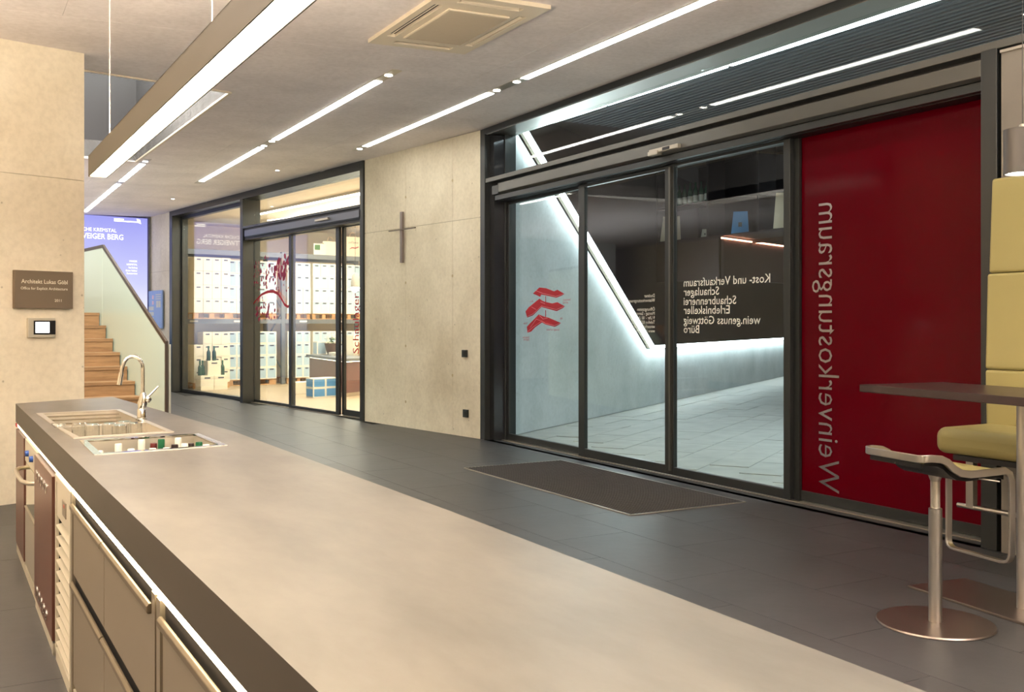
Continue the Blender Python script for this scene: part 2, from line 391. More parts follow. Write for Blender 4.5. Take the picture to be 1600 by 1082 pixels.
# ---- outside: paving, folded wall, overhang, soffit
gr = struct(MB().box(5.95, 34, -4, 34, -.22, -.015).build('floor_outside', M_PAVEJ, keep=True))
pm = MB().box(-.395, .395, -.195, .195, -.02, 0).mesh('paving_slab', M_PAVE)
ea = math.atan2(.5505, .835)
EO = Vector((5.97, 10.73, 0))
def EP(s_, t, z=0): return (EO.x + s_ * math.cos(ea) - t * math.sin(ea), EO.y + s_ * math.sin(ea) + t * math.cos(ea), z)
cnt = 0
for i in range(-14, 26):
    for j in range(1, 40):
        x, y, _ = EP(i * .8 + (.4 if j % 2 else 0), -j * .4 + .1)
        if x < 6.38 or y < 5.2 or cnt >= 298 or x > 15: continue
        if y - 10.73 < (x - 5.97) * -.15 - 4.6: continue
        piece(pm, 'paving_slab', gr, (x, y, random.uniform(-.004, .002)), ea + random.uniform(-.004, .004)); cnt += 1
struct(MB().box(-3, 30, -26, .1, -.0165, -.009).build('floor_outside_field', M_PAVE, frame=(tuple(EO), ea)))
we = struct(MB().prism([(.0, 0), (17.5, 0), (17.5, .975), (5.17, .975), (.1, 3.93), (.0, 4.0)], 0, .3, 'y').build('wall_outside', M_EXTW, frame=(tuple(EO), ea)))
struct(MB().prism([(5.185, 1.03), (17.5, 1.03), (17.5, 4.4), (.0, 4.4), (.0, 4.045)], -.14, .3, 'y').build('wall_outside_upper', M_CLAD, frame=(tuple(EO), ea)))
struct(MB().box(17.5, 17.9, -14, .6, 0, 4.4).build('wall_outside_end', M_CLAD, frame=(tuple(EO), ea)))
struct(MB().box(6.35, 30, -4, 33, 4.05, 4.3).build('ceiling_outside', M_CLAD, keep=True))
sf = struct(MB().box(5.95, 6.17, 3.0, 10.78, 3.80, 4.3).build('trim_4', mat('beige_soffit_beam', rgb(170, 164, 150), .5), keep=True))
struct(MB().box(6.17, 6.4, 3.0, 10.8, 3.9, 4.3).build('trim_5', M_CLAD, keep=True))
ribs = empty('soffit_slats', (6.5, 7, 3.985), 0, 'dark ribbed soffit of the passage outside the entrance doors', 'soffit')
rm = MB().box(-.02, .02, -4.2, 4.2, 0, .055).mesh('slat', mat('slat_grey', rgb(96, 98, 102), .45, .3))
for k in range(44): piece(rm, 'slat', ribs, (.2 + k * .09, min(10.75, 11.3 - .56 * (6.7 + k * .09 - 6.87)) - 4.2 - 7, 0))

sh = empty('standin_showcase', (10.2, 11.6, 2.08), 0, 'added dark maroon showcase standing in for faint shelves seen in the right sliding door', 'showcase')  # made-up showcase, stands in for faint shelves seen in the door glass
M_MAR = mat('maroon_board', rgb(50, 28, 29), .6)
MB().box(0, .05, 0, 1.6, 0, .66).build('fascia', M_MAR, sh); MB().hexa([(0, 0, 0), (2.2, .8, 0), (2.2, .85, 0), (0, .05, 0)], [(0, 0, .64), (2.2, .8, .64), (2.2, .85, .64), (0, .05, .64)]).build('fascia', M_MAR, sh)
MB().box(.0, .9, -1.6, 1.6, .655, .67).build('deck', M_MAR, sh); MB().box(.0, .34, -1.6, 1.6, 1.19, 1.22).build('shelf', M_MAR, sh)
MB().box(.9, .94, -1.6, 1.6, .60, 1.97).build('back_board', mat('dark_maroon', rgb(34, 22, 24), .7), sh)
for y in (-1.6, -.8, .3, 1.56): MB().box(.0, .34, y, y + .04, .66, 1.97).build('post', bpy.data.materials['dark_maroon'], sh)
t = empty('coral_light', (10.18, 11.57, 2.70), 0, 'thin coral light strip running back under the showcase deck', 'light')
MB().tube([(.0, -.0, 0), (2.2, .80, 0)], 0, sq=(.02, .02)).build('light_strip', M_E_CORAL, t)
for k in range(6):
    b = empty('showcase_bottle', (10.3, 12.72 - k * .135, 3.302), 0, '%s bottle from the left in the row on the showcase shelf outside' % ('first', 'second', 'third', 'fourth', 'fifth', 'sixth')[k], 'bottle', 'bottles on the showcase shelf')
    MB().lathe([(.038, 0), (.042, .01), (.042, .20), (.016, .27), (.015, .34)], n=16).build('glass_body', M_GREEN, b, smooth=50)
    MB().lathe([(.0435, .03), (.0435, .13)], n=16, cap=False).build('label', M_PRINTW, b, smooth=50)
for (y, w_, h_, m_, lb) in ((12.95, .34, .42, M_AC, 'pale leaning card at the left end of the showcase deck'), (12.1, .12, .14, M_PRINTW, 'small white card in the middle of the showcase deck'), (11.30, .26, .34, M_BLUE, 'blue picture card right of the middle of the showcase deck'), (10.35, .36, .55, M_AC, 'tall cream card at the right end of the showcase deck')):
    c = empty('display_card', (10.30, y, 2.752), .75, lb, 'card', 'cards standing in the showcase')
    MB().hexa([(0, -w_/2, 0), (.012, -w_/2, 0), (.012, w_/2, 0), (0, w_/2, 0)], [(.10, -w_*.4, h_), (.112, -w_*.4, h_), (.112, w_*.4, h_), (.10, w_*.4, h_)]).build('card_board', m_, c)
    MB().box(.03, .12, -w_*.1, w_*.1, 0, h_*.5).build('easel_back', M_BLACK, c)

# ================================================================== GLAZED ENTRANCE (door_1)
d1 = struct(empty('door_1', (5.6, 7.2, 0)), 'wide dark metal framed glass entrance with sliding doors and red panel')
D = Matrix.Translation((-5.6, -7.2, 0))
fr = MB(D); fr.box(5.59, 5.95, 10.57, 10.70, 0, 3.745).box(5.80, 5.95, 10.44, 10.57, 0, 3.675)
fr.box(5.59, 5.95, 3.34, 10.57, 3.675, 3.745)
fr.box(5.60, 5.92, 3.86, 3.97, 0, 3.10).box(5.70, 5.92, 3.83, 3.86, 0, 3.06).box(5.60, 5.92, 3.34, 3.42, 3.05, 3.66)
fr.build('outer_frame', M_ANTH, d1, bevel=.004)
MB(D).box(5.66, 5.80, 10.46, 10.568, .0, 3.65).build('reveal_panel', mat('dark_reveal', rgb(58, 58, 60), .12, .5, coat=.4), d1)
MB(D).box(5.61, 5.94, 3.43, 10.56, 3.669, 3.675).build('soffit_plate', M_STEEL, d1)
MB(D).box(5.60, 5.93, 3.42, 10.57, 3.090, 3.142).build('transom_bar', M_ANTHL, d1, bevel=.004)
MB(D).box(5.70, 5.93, 3.97, 10.45, 2.86, 3.09).build('header_recess', M_DARK, d1)
oc = MB(D).prism([(5.60, 2.945), (5.63, 2.925), (5.78, 2.925), (5.78, 3.05), (5.60, 3.05)], 3.97, 10.25, 'y')
# prism with axis y takes (x, z)
oc.build('operator_cover', M_ANTHL, d1, bevel=.005)
MB(D).box(5.64, 5.80, 3.97, 10.40, 2.865, 2.92).build('operator_rail', M_ANTH, d1)
MB(D).box(5.60, 5.66, 10.25, 10.40, 2.93, 3.03).build('end_bracket', M_ANTH, d1)
sn = MB(D).box(5.555, 5.60, 6.89, 7.30, 2.945, 2.985).box(5.54, 5.60, 7.16, 7.30, 2.925, 2.965).build('motion_sensor', M_ALU, d1, bevel=.006)
MB(D).box(5.552, 5.556, 7.0, 7.1, 2.952, 2.978).build('sensor_window', M_BLACK, d1)
MB(D).box(5.86, 5.87, 3.42, 10.44, 3.14, 3.668).build('transom_pane', M_GLASS, d1)
MB(D).box(5.76, 5.90, 3.97, 10.45, 0, .006).build('threshold', M_ALU, d1)
def leaf(y0, y1, x, st0, st1, zb, zt, name='door_leaf', m=None):
    f = MB(D); f.box(x, x+.045, y0, y0+st0, .012, zt+.03).box(x, x+.045, y1-st1, y1, .012, zt+.03)
    f.box(x, x+.045, y0+st0, y1-st1, .012, zb).box(x, x+.045, y0+st0, y1-st1, zt, zt+.03)
    o = f.build(name, M_ANTH, d1, bevel=.003)
    return o
def inleaf(o, mb, name, m, **k):      # child of a leaf, given in door_1 coordinates
    return mb.build(name, m, o, **k)
L1 = leaf(8.76, 10.45, 5.82, .07, .065, .083, 2.83)
L2 = leaf(7.25, 8.78, 5.76, .075, .11, .095, 2.825)
L3 = leaf(5.75, 7.245, 5.76, .07, .045, .085, 2.84)
L4 = leaf(4.02, 5.735, 5.83, .07, .035, .088, 2.86, 'fixed_panel_frame')
for o, a, b, x in ((L1, 8.83, 10.385, 5.835), (L2, 7.325, 8.67, 5.775), (L3, 5.82, 7.20, 5.775)):
    MB(D).box(x, x+.012, a, b, .083, 2.84).build('glass_pane', M_GLASS, o)
MB(D).box(5.840, 5.856, 4.09, 5.70, .088, 2.86).build('red_pane', M_RED, L4)
MB(D).box(5.81, 5.92, 5.70, 5.80, 0, 2.90).build('door_post', M_ANTH, d1)
MB(D).box(5.742, 5.76, 7.225, 7.25, .05, 2.84).build('pull_profile', M_ANTHL, L2)
# mirrored lettering seen from inside: reading direction runs towards +y reversed
def wall_text(body, y_end, z, h, parent, m, x, right=True, width=None, nm='lettering'):
    if width: return text(body, nm, m, parent, (x - 5.6, y_end - width - 7.2, z), (0, 1, 0), (0, 0, 1), h, width=width, bold=.008)
    # seen from inside, mirrored: letters advance to smaller... screen left = larger y
    oy = y_end - 7.2
    if right:   # word ends at screen-left
        return text(body, nm, m, parent, Vector((x - 5.6, oy, z)), (0, 1, 0), (0, 0, 1), h, align='RIGHT')
    return text(body, nm, m, parent, Vector((x - 5.6, oy, z)), (0, 1, 0), (0, 0, 1), h, align='LEFT')
PX = 5.772
for body, y, wd in (('Kost- und Verkaufsraum', 449, 1.09), ('Schaulager', 463.5, .475), ('Schaubrennerei', 478, .69), ('Erlebniskeller', 492, .61), ('wein.genuss Göttweig', 507.5, .98), ('Büro', 521.5, .215)):
    wall_text(body, 7.068, 1.735 - (y - 449) * .00577, .102, L3, M_PRINTW, PX, width=wd)
for body, z in (('Dockner', 1.650), ('Weinverkostungsraum', 1.606), ('Öffnungszeiten', 1.522), ('Montag - Samstag', 1.482), ('9 Uhr - 18 Uhr', 1.440), ('Telefon 02736 7262', 1.398), ('winzerhof@dockner.at', 1.357), ('www.dockner.at', 1.316)):
    wall_text(body, 7.49, z, .046, L2, M_PRINTW, PX, right=False)
# plan drawing of three folded volumes on the left leaf
def px2(p, x=5.835):     # picture coordinates of the print, measured on the leaf plane
    a = (p[0] - 800) / 1555; dx = .4916 * 1.0 + 0; 
    W = (.49169, .87077); R = (.87077, -.49169)
    d = (W[0] + a * R[0], W[1] + a * R[1], (506 - p[1]) / 1555); t = x / d[0]
    return (d[1] * t - 7.2, 1.4 + d[2] * t)
shapes = [[(833,459),(843,449.5),(853,450.5),(866,455.5),(871,453),(882,459.5),(878,462),(869.5,465.5),(846,460.5),(844,464)],
          [(821.5,487),(826,481),(835,473.5),(843,467),(847,470),(852,472),(863,474.5),(871,472.5),(882.5,479),(880,481.5),(870,486.5),(846,480),(833,493),(824,496.5)],
          [(823.5,511),(828,506),(836,498),(842,491.5),(850,495),(857,496.5),(876.5,505),(873,508),(867,511),(853,507.5),(847,504),(836,512),(830,518.5),(824.5,520)]]
for poly in shapes:
    MB().prism([px2(p) for p in poly], 5.832 - 5.6, 5.8345 - 5.6, 'x').build('plan_print', M_PRINTR, L1)
ln = MB()
def pline(pts, wd=.004):
    q = [px2(p) for p in pts]
    ln.tube([(5.831 - 5.6, a, b) for a, b in q], 0, sq=(wd, wd))
pline([(838, 454.5), (848, 458.5), (869, 463.5), (881, 459.5)]); pline([(824, 495), (833, 491), (846.5, 478.5), (870, 484), (881, 479.5)])
pline([(825, 518.5), (834, 511), (847, 502), (838.5, 499), (829, 512)]); pline([(847, 502), (853, 506), (867, 509), (876, 505)]); pline([(843, 493), (849, 499), (856, 497)])
pline([(831, 480), (838, 484)]); pline([(845, 472), (852, 475)])
ln.build('plan_lines', mat('pink_print', rgb(226, 150, 160), .6), L1)
pl_ = MB()
for a, b in (((853, 463), (853, 473.5)), ((853, 485), (853, 495.5))):
    q = [px2(a), px2(b)]; pl_.tube([(5.831 - 5.6, *q[0]), (5.831 - 5.6, *q[1])], 0, sq=(.010, .003))
pl_.build('plan_link', M_PRINTR, L1)
for body, p, wd in (('Verkostung', (892, 470), .15), ('und Verkauf', (888, 474.5), .11), ('Büro', (833, 472.5), .07), ('Keller', (824, 507), .09), ('Schaulager und Verkauf', (874, 517), .27), ('Eingang', (879, 499), .05), ('Dachgeschoss', (827, 529), .15), ('Erdgeschoss', (827, 532.5), .13)):
    q = px2(p); text(body, 'lettering', M_PRINTR, L1, Vector((5.8325 - 5.6, q[0], q[1])), (0, 1, 0), (0, 0, 1), .035, width=wd)
# long vertical lettering on the red pane, mirrored, foot of the word at the bottom
text('Weinverkostungsraum', 'lettering', M_PRINTG, L4, Vector((5.837 - 5.6, 5.525 - 7.2, .115)), (0, 0, 1), (0, -1, 0), .30, width=2.21, bold=-.006)

# ================================================================== SHOP FRONT (door_2)
d2 = struct(empty('door_2', tuple(S(0, 6.7, 0)), TH), 'dark framed glass shop front with sliding doors left of the cross')
Q = Matrix.Translation((0, -6.7, 0))
f2 = MB(Q); f2.box(-.03, .30, 2.77, 2.86, 0, 3.74).box(-.03, .30, 10.56, 10.72, 0, 3.74)
f2.box(-.03, .30, 2.86, 10.56, 3.60, 3.74).box(-.03, .30, 7.00, 7.12, 0, 3.60).box(-.03, .26, 2.86, 7.0, 3.075, 3.115)
f2.build('outer_frame', M_ANTH, d2, bevel=.004)
MB(Q).box(.0, .27, 7.12, 7.125, 0, 3.6).build('reveal_panel', M_ANTH, d2)
MB(Q).box(.16, .26, 7.12, 10.56, 0, .06).box(.16, .26, 7.125, 7.20, .06, 3.6).box(.16, .26, 10.50, 10.56, .06, 3.6).box(.16, .26, 7.2, 10.5, 3.54, 3.6).build('window_frame', M_ANTH, d2)
MB(Q).box(.20, .212, 7.20, 10.50, .06, 3.54).build('glass_pane', M_GLASS2, d2)
MB(Q).box(.20, .212, 2.92, 7.0, 3.115, 3.60).build('transom_pane', M_GLASS2, d2)
MB(Q).prism([(-.045, 2.93), (-.02, 2.905), (.14, 2.905), (.14, 3.035), (-.045, 3.035)], 2.86, 6.9, 'y').build('operator_cover', mat('blue_grey_metal', rgb(104, 107, 118), .3, .5), d2, bevel=.004)
MB(Q).box(.0, .22, 2.86, 7.0, 2.87, 3.075).build('header_recess', M_DARK, d2)
MB(Q).box(-.085, -.045, 3.74, 4.16, 2.965, 3.0).build('motion_sensor', M_ALU, d2, bevel=.005)
MB(Q).box(.12, .24, 2.86, 7.0, 0, .006).build('threshold', M_ALU, d2)
def leaf2(u0, u1, v, zb=.055, zt=2.86, s=.06):
    f = MB(Q); f.box(v, v+.045, u0, u0+s, .012, zt+.03).box(v, v+.045, u1-s, u1, .012, zt+.03).box(v, v+.045, u0+s, u1-s, .012, zb).box(v, v+.045, u0+s, u1-s, zt, zt+.03)
    o = f.build('door_leaf', M_ANTH, d2, bevel=.003)
    MB(Q).box(v+.015, v+.025, u0+s, u1-s, zb, zt).build('glass_pane', M_GLASS2, o)
    return o
K1 = leaf2(5.44, 7.05, .18); K2 = leaf2(3.78, 5.50, .13, s=.1); K3 = leaf2(2.86, 3.78, .18, s=.07, zb=.1)
def Kin(o, v): return v - Vector(o['base'])
text('Schaulager', 'lettering', M_PRINTR, K3, Vector((.188, 3.27 - 6.7, .955)), (0, 0, 1), (0, 1, 0), .26, width=.90)
# vine print on the left leaf: a wavy shoot and scattered leaves
br = MB(Q); pts = [(7.03, 1.74), (6.85, 1.83), (6.65, 1.91), (6.42, 1.95), (6.2, 1.955), (6.0, 1.91), (5.86, 1.82), (5.74, 1.72), (5.62, 1.68), (5.5, 1.72)]
rp = [.012, .016, .02, .022, .024, .026, .028, .026, .022, .016]
for i in range(len(pts) - 1):
    (a, z), (b, z2) = pts[i], pts[i+1]; r, r2 = rp[i], rp[i+1]
    br.hexa([(.170, a, z - r), (.170, b, z2 - r2), (.172, b, z2 - r2), (.172, a, z - r)], [(.170, a, z + r), (.170, b, z2 + r2), (.172, b, z2 + r2), (.172, a, z + r)])
br.build('vine_print', M_PRINTR, K1)
lf = MB(Q); rr = random.Random(5)
for k in range(150):
    if k < 105: u = rr.uniform(5.56, 6.98); z = 2.22 + rr.gauss(0, .16) + (.08 if u < 6.0 else 0)
    else: u = rr.uniform(6.1, 6.98); z = 1.62 + rr.gauss(0, .09)
    if not 1.4 < z < 2.55: continue
    s = rr.uniform(.018, .055) * (1.5 if (5.6 < u < 6.2 and z > 2.1) else 1); a = rr.uniform(0, PI)
    pp = []
    for t in range(7):
        q = 2 * PI * t / 7 + a; q2 = s * rr.uniform(.45, 1.1); pp.append((u + math.cos(q) * q2 * .8, z + math.sin(q) * q2))
    lf.add([(.171, x, y) for x, y in pp], [tuple(range(7))])
tag(lf.build('leaf_print', mat('magenta_print', rgb(158, 44, 84), .6), K1), kind='stuff')

# ================================================================== LIGHT FITTINGS
def line_light(x, segs, spots, y0, y1, label, group='recessed line lights in the concrete ceiling'):
    z = ZC(x); t = empty('line_light', (x, (y0+y1)/2, z), 0, label, 'light', group); yo = (y0+y1)/2
    MB().box(-.048, .048, y0-yo, y1-yo, -.006, .001).build('housing', M_ALU, t)
    for a, b in segs: MB().box(-.040, .040, a-yo, b-yo, -.010, -.005).build('diffuser', M_E_LINE, t)
    for s_ in spots: MB().lathe([(.036, -.010), (.036, -.004)], 0, s_-yo, 16).build('spot', M_E_LAMP, t)
line_light(4.715, [(1.2, 4.6), (5.0, 8.117), (8.789, 12.24)], [8.26, 8.66, 12.45], 1.0, 12.6, 'longest ceiling line light, nearest the entrance doors')
line_light(3.50, [(8.75, 12.17), (12.80, 16.3)], [8.5, 12.3, 12.66], 8.3, 16.6, 'middle ceiling line light, between the pendant and the entrance line light')
line_light(2.355, [(14.75, 16.7), (17.05, 21.6)], [14.5], 14.3, 21.9, 'short ceiling line light furthest left, beyond the end of the pendant')
line_light(2.355, [(-4.5, .5)], [], -4.7, .7, 'ceiling line light behind the viewpoint above the bar floor')
for (x, y, lb) in ((4.28, 14.75, 'small round ceiling spot near the shop front transom'), (3.55, 18.9, 'small round ceiling spot above the far end of the shop front')):
    t = empty('ceiling_spot', (x, y, ZC(x)), 0, lb, 'light')
    MB().lathe([(.045, -.004), (.045, .0)], n=16).build('ring', M_ALU, t); MB().lathe([(.028, -.006), (.028, -.003)], n=16).build('lens', M_E_LAMP, t)
# long pendant over the island
pr = math.radians(.66)
pd = empty('linear_pendant', (.650, 5.413, 2.14), pr, 'long square section pendant with glowing underside hung over the kitchen island', 'lamp')
MB().box(-.044, -.039, -5.3, 0, .0, .105).box(.039, .044, -5.3, 0, 0, .105).box(-.044, .044, -5.3, 0, .100, .105).box(-.044, .044, -.004, 0, 0, .105).build('lamp_body', M_PEND, pd)
MB().box(-.039, .039, -5.3, -.004, .004, .012).build('diffuser', M_E_PEND, pd)
MB().box(-.036, .036, -5.28, -.02, .105, .109).build('uplight', emis('uplight_glow', (1, .86, .68), 115), pd)
for y in (-.40, -2.40, -4.4):
    MB().tube([(0, y, .105), (0, y, 1.46)], .0016, 6).build('suspension_wire', M_AC, pd)
# round pendant above the bar table
rp_ = empty('drum_pendant', (4.55, 3.0, 2.13), 0, 'dark cylindrical pendant lamp above the bar table', 'lamp')
MB().lathe([(.084, 0), (.084, .215), (.078, .215), (.078, .0)], n=32, cap=False).lathe([(.084, .213), (.084, .217)], n=32).build('shade', mat('shade_grey', rgb(88, 84, 80), .4, .3), rp_, smooth=40)
MB().lathe([(.077, .012), (.077, .018)], n=32).build('diffuser', M_E_LAMP, rp_)
MB().lathe([(.02, .216), (.014, .24), (.004, .245)], n=12).build('cap', M_ALU, rp_, smooth=40)
MB().tube([(0, 0, .24), (0, 0, ZC(4.55) - 2.13)], .002, 6).build('cord', M_BLACK, rp_)
# LED edges of the passage wall
le = empty('led_profile', EP(5.17, -.2, .95), ea, 'white LED profile along the slanted and level edge of the passage wall', 'light')
def along(a, b, y0, y1, t0, t1):
    d = (Vector(b) - Vector(a)).normalized(); n = Vector((-d.y, d.x))
    p = [Vector(a) + n*t0, Vector(b) + n*t0, Vector(b) + n*t1, Vector(a) + n*t1]
    return [(q.x - 5.17, q.y - .95) for q in p], y0 + .2, y1 + .2
A1, A2, A3 = (5.17, .985), (.1, 3.945), (17.4, .985)
for (nm, m_, y0, y1, t0, t1) in (('light_strip', M_E_EXT, -.13, -.075, .0, .042), ('edge_band', M_AC, -.065, -.02, .0, .04)):
    for a, b in ((A2, A1), (A1, A3)):
        q, u0, u1 = along(a, b, y0, y1, t0, t1); MB().prism(q, u0, u1, 'y').build(nm, m_, le)
lo_ = empty('led_tube', (6.22, 7, 3.76), .02, 'thin cool white LED tube along the soffit beam outside the transom', 'light')
for a, b in ((-2.9, -.05), (.0, 1.85), (1.9, 3.1)): MB().box(-.018, .018, a, b, 0, .03).build('light_strip', M_E_EXT, lo_)

# ================================================================== AIR CONDITIONER
zc = ZC(3.33)
ac = empty('air_conditioner', (3.33, 6.78, zc), 0, 'square cream ceiling air conditioner cassette with grey centre grille', 'air conditioner')
ac.rotation_euler = (0, -math.atan(.028), 0)
p = flat_shape([(-.43, -.69), (.43, -.69), (.43, .69), (-.43, .69)], [[(-.375, -.44), (-.305, -.44), (-.305, .44), (-.375, .44)], [(.305, -.44), (.375, -.44), (.375, .44), (.305, .44)], [(-.25, .54), (.25, .54), (.25, .61), (-.25, .61)], [(-.25, -.61), (.25, -.61), (.25, -.54), (-.25, -.54)]], -.03, 0)
p.build('fascia', M_AC, ac, bevel=.006)
MB().box(-.42, .42, -.68, .68, -.006, -.003).build('slot_back', M_BLACK, ac)
for s_ in (-1, 1): MB(Matrix.Translation((s_*.345, 0, -.022)) @ Matrix.Rotation(s_*.5, 4, 'Y')).box(-.013, .013, -.41, .41, -.002, .002).build('air_flap', M_AC, ac)
MB(Matrix.Translation((0, .58, -.022)) @ Matrix.Rotation(.5, 4, 'X')).box(-.23, .23, -.013, .013, -.002, .002).build('air_flap', M_AC, ac)
MB(Matrix.Translation((0, -.58, -.022)) @ Matrix.Rotation(-.5, 4, 'X')).box(-.23, .23, -.013, .013, -.002, .002).build('air_flap', M_AC, ac)
g = MB().box(-.25, .25, -.41, .41, -.044, -.030); g.build('grille_frame', M_AC, ac, bevel=.006)
for k in range(3):
    a = -.395 + k * .265; gm = MB().box(-.235, .235, a, a + .255, -.047, -.044)
    for q in range(20): gm.box(-.235, .235, a + .006 + q * .0125, a + .010 + q * .0125, -.050, -.047)
    gm.build('grille', M_ACG, ac)

# ================================================================== ENTRANCE MAT
mt = empty('entrance_mat', (4.87, 7.24, 0), -.004, 'dark ribbed entrance mat sunk in a thin metal frame before the sliding doors', 'mat')
fm = MB()
for a in ((-.55, .55, -1.36, -1.35), (-.55, .55, 1.35, 1.36), (-.555, -.545, -1.36, 1.36), (.545, .555, -1.36, 1.36)): fm.box(*a, 0, .008)
fm.build('mat_frame', M_ALU, mt)
MB().box(-.545, .545, -1.35, 1.35, .0, .002).build('mat_base', M_BLACK, mt)
sm = MB().box(-.0125, .0125, -1.348, 1.348, 0, .006).mesh('mat_strip', M_MAT)
for k in range(29): piece(sm, 'mat_strip', mt, (-.53 + k * .0379, 0, .002))

# ================================================================== THINGS ON THE WALLS
cr = empty('wall_cross', tuple(S(-.02, 1.72, 2.219)), TH, 'slim grey metal cross hung on the concrete wall', 'cross')
MB().box(-.03, .0, -.035, .02, 0, .685).build('upright', mat('grey_metal', rgb(134, 122, 116), .35, .6), cr, bevel=.002)
MB().box(-.058, -.036, -.39, .27, .435, .450).build('crossbar', mat('dark_bronze', rgb(110, 98, 84), .4, .6), cr, bevel=.002)
MB().box(-.036, -.03, -.02, .01, .437, .448).build('spacer', M_ANTH, cr)
sw = empty('wall_switch', tuple(S(-.012, .285, .985)), TH, 'small dark square switch on the concrete wall at hand height', 'switch')
MB().box(-.02, .012, -.045, .045, 0, .09).build('cover', M_ANTH, sw, bevel=.004); MB().box(-.026, -.02, -.03, .03, .015, .075).build('rocker', M_DARK, sw, bevel=.003)
so = empty('wall_socket', tuple(S(-.012, .265, .245)), TH, 'dark square power socket low on the concrete wall', 'socket')
MB().box(-.016, .012, -.048, .048, 0, .096).build('cover', M_ANTH, so, bevel=.004)
MB(Matrix.Translation((-.016, 0, .048)) @ rot_to('x')).lathe([(.024, -.003), (.024, .001)], n=20).build('socket_well', M_BLACK, so)
sg = empty('name_plaque', (.639, 8.694, 1.52), la, 'bronze brown plaque with cream lettering on the left concrete wall', 'sign')
MB().box(-.228, .228, -.03, .008, 0, .296).build('plate', M_SIGN, sg, bevel=.002)
text('Architekt Lukas Göbl', 'lettering', M_SIGNT, sg, (-.178, -.0315, .196), (1, 0, 0), (0, 0, 1), .045, width=.362, bold=.012)
text('Office for Explicit Architecture', 'lettering', M_SIGNT, sg, (-.182, -.0315, .147), (1, 0, 0), (0, 0, 1), .03, width=.366, bold=.008)
text('2011', 'lettering', M_SIGNT, sg, (.08, -.0315, .054), (1, 0, 0), (0, 0, 1), .03, width=.055, bold=.008)
tp = empty('touch_panel', (.625, 8.689, 1.29), la, 'square metal touch panel with a glowing white screen under the plaque', 'control panel')
MB().box(-.107, .107, -.022, .008, 0, .155).build('bezel', M_CABL, tp, bevel=.004)
MB().box(-.065, .105, -.026, -.022, .024, .134).build('screen_frame', M_BLACK, tp)
MB().box(-.052, .055, -.028, -.026, .038, .122).build('screen', M_E_SCR, tp)
ib = empty('info_board', tuple(S(-.03, 11.52, 1.30)), TH, 'pale blue information board with rows of small white fields on the far wall', 'sign')
MB().box(-.03, .0, -.44, .44, 0, .80).build('plate', mat('board_blue', rgb(150, 178, 226), .5), ib, bevel=.004)
for r_ in range(6):
    for c_ in range(3):
        if r_ < 2 and c_ < 2: continue
        m_ = mat('pink_field', rgb(240, 200, 206), .6) if (r_ < 2) else M_PRINTW
        MB().box(-.033, -.030, .38 - c_ * .11 - .09, .38 - c_ * .11, .62 - r_ * .118, .70 - r_ * .118).build('field', m_, ib)
for c_ in range(2): MB().box(-.033, -.030, -.10 - c_ * .14 - .12, -.10 - c_ * .14, .44, .58).build('field', M_PRINTW, ib)
for r_ in range(3): MB().box(-.033, -.030, -.38, -.06, .61 + r_ * .045, .63 + r_ * .045).build('field', M_PRINTW, ib)

# backlit landscape poster at the end of the hall
pm_ = bpy.data.materials.new('backlit_print'); pm_.use_nodes = True; nt = pm_.node_tree; N = nt.nodes; Lk = nt.links
geo = N.new('ShaderNodeNewGeometry'); sep = N.new('ShaderNodeSeparateXYZ'); Lk.new(geo.outputs['Position'], sep.inputs[0])
nz = N.new('ShaderNodeTexNoise'); nz.inputs['Scale'].default_value = .9; nz.inputs['Detail'].default_value = 5; Lk.new(geo.outputs['Position'], nz.inputs['Vector'])
ad = N.new('ShaderNodeMath'); ad.operation = 'MULTIPLY_ADD'; ad.inputs[1].default_value = .35; Lk.new(nz.outputs[0], ad.inputs[0]); Lk.new(sep.outputs[2], ad.inputs[2])
dv = N.new('ShaderNodeMath'); dv.operation = 'DIVIDE'; dv.inputs[1].default_value = 4.0; Lk.new(ad.outputs[0], dv.inputs[0])
rp2 = N.new('ShaderNodeValToRGB'); e = rp2.color_ramp.elements; e[0].position = .0; e[0].color = rgb(96, 104, 96); e[1].position = .95; e[1].color = rgb(158, 160, 240)
for ps, c_ in ((.14, rgb(120, 132, 124)), (.20, rgb(86, 100, 120)), (.30, rgb(110, 140, 190)), (.37, rgb(206, 220, 246)), (.46, rgb(238, 238, 254)), (.62, rgb(204, 206, 250))):
    q = e.new(ps); q.color = c_
Lk.new(dv.outputs[0], rp2.inputs[0]); b_ = N['Principled BSDF']; b_.inputs['Base Color'].default_value = (.02, .02, .02, 1); Lk.new(rp2.outputs[0], b_.inputs['Emission Color']); b_.inputs['Emission Strength'].default_value = .46
po = empty('light_box_poster', tuple(S(0, 11.98, 0)), TH, 'tall glowing lavender blue landscape poster at the far end of the hall', 'poster')
MB().box(-3.4, -.06, -.06, 0, .15, 3.675).build('box_frame', mat('poster_frame', rgb(92, 92, 150), .5), po)
MB().box(-3.37, -.085, -.066, -.06, .17, 3.655).build('print', pm_, po)
M_PW = emis('poster_lettering', (1, 1, 1), .75)
text('DAS SÜDLICHE KREMSTAL', 'lettering', M_PW, po, (-1.88, -.069, 3.325), (1, 0, 0), (0, 0, 1), .11, width=1.15, height=.088)
text('GÖTTWEIGER BERG', 'lettering', M_PW, po, (-1.86, -.069, 3.17), (1, 0, 0), (0, 0, 1), .16, width=1.27, height=.14, bold=.006)
for t_, z_, wd in (('WINZER', 2.71, .17), ('KREMSTAL', 2.64, .22), ('Ried Gaisberg', 2.575, .18), ('Grüner Veltliner', 2.51, .24), ('Donauterrasse', 2.45, .22)):
    text(t_, 'lettering', M_PW, po, (-.30 - wd, -.069, z_), (1, 0, 0), (0, 0, 1), .055, width=wd)
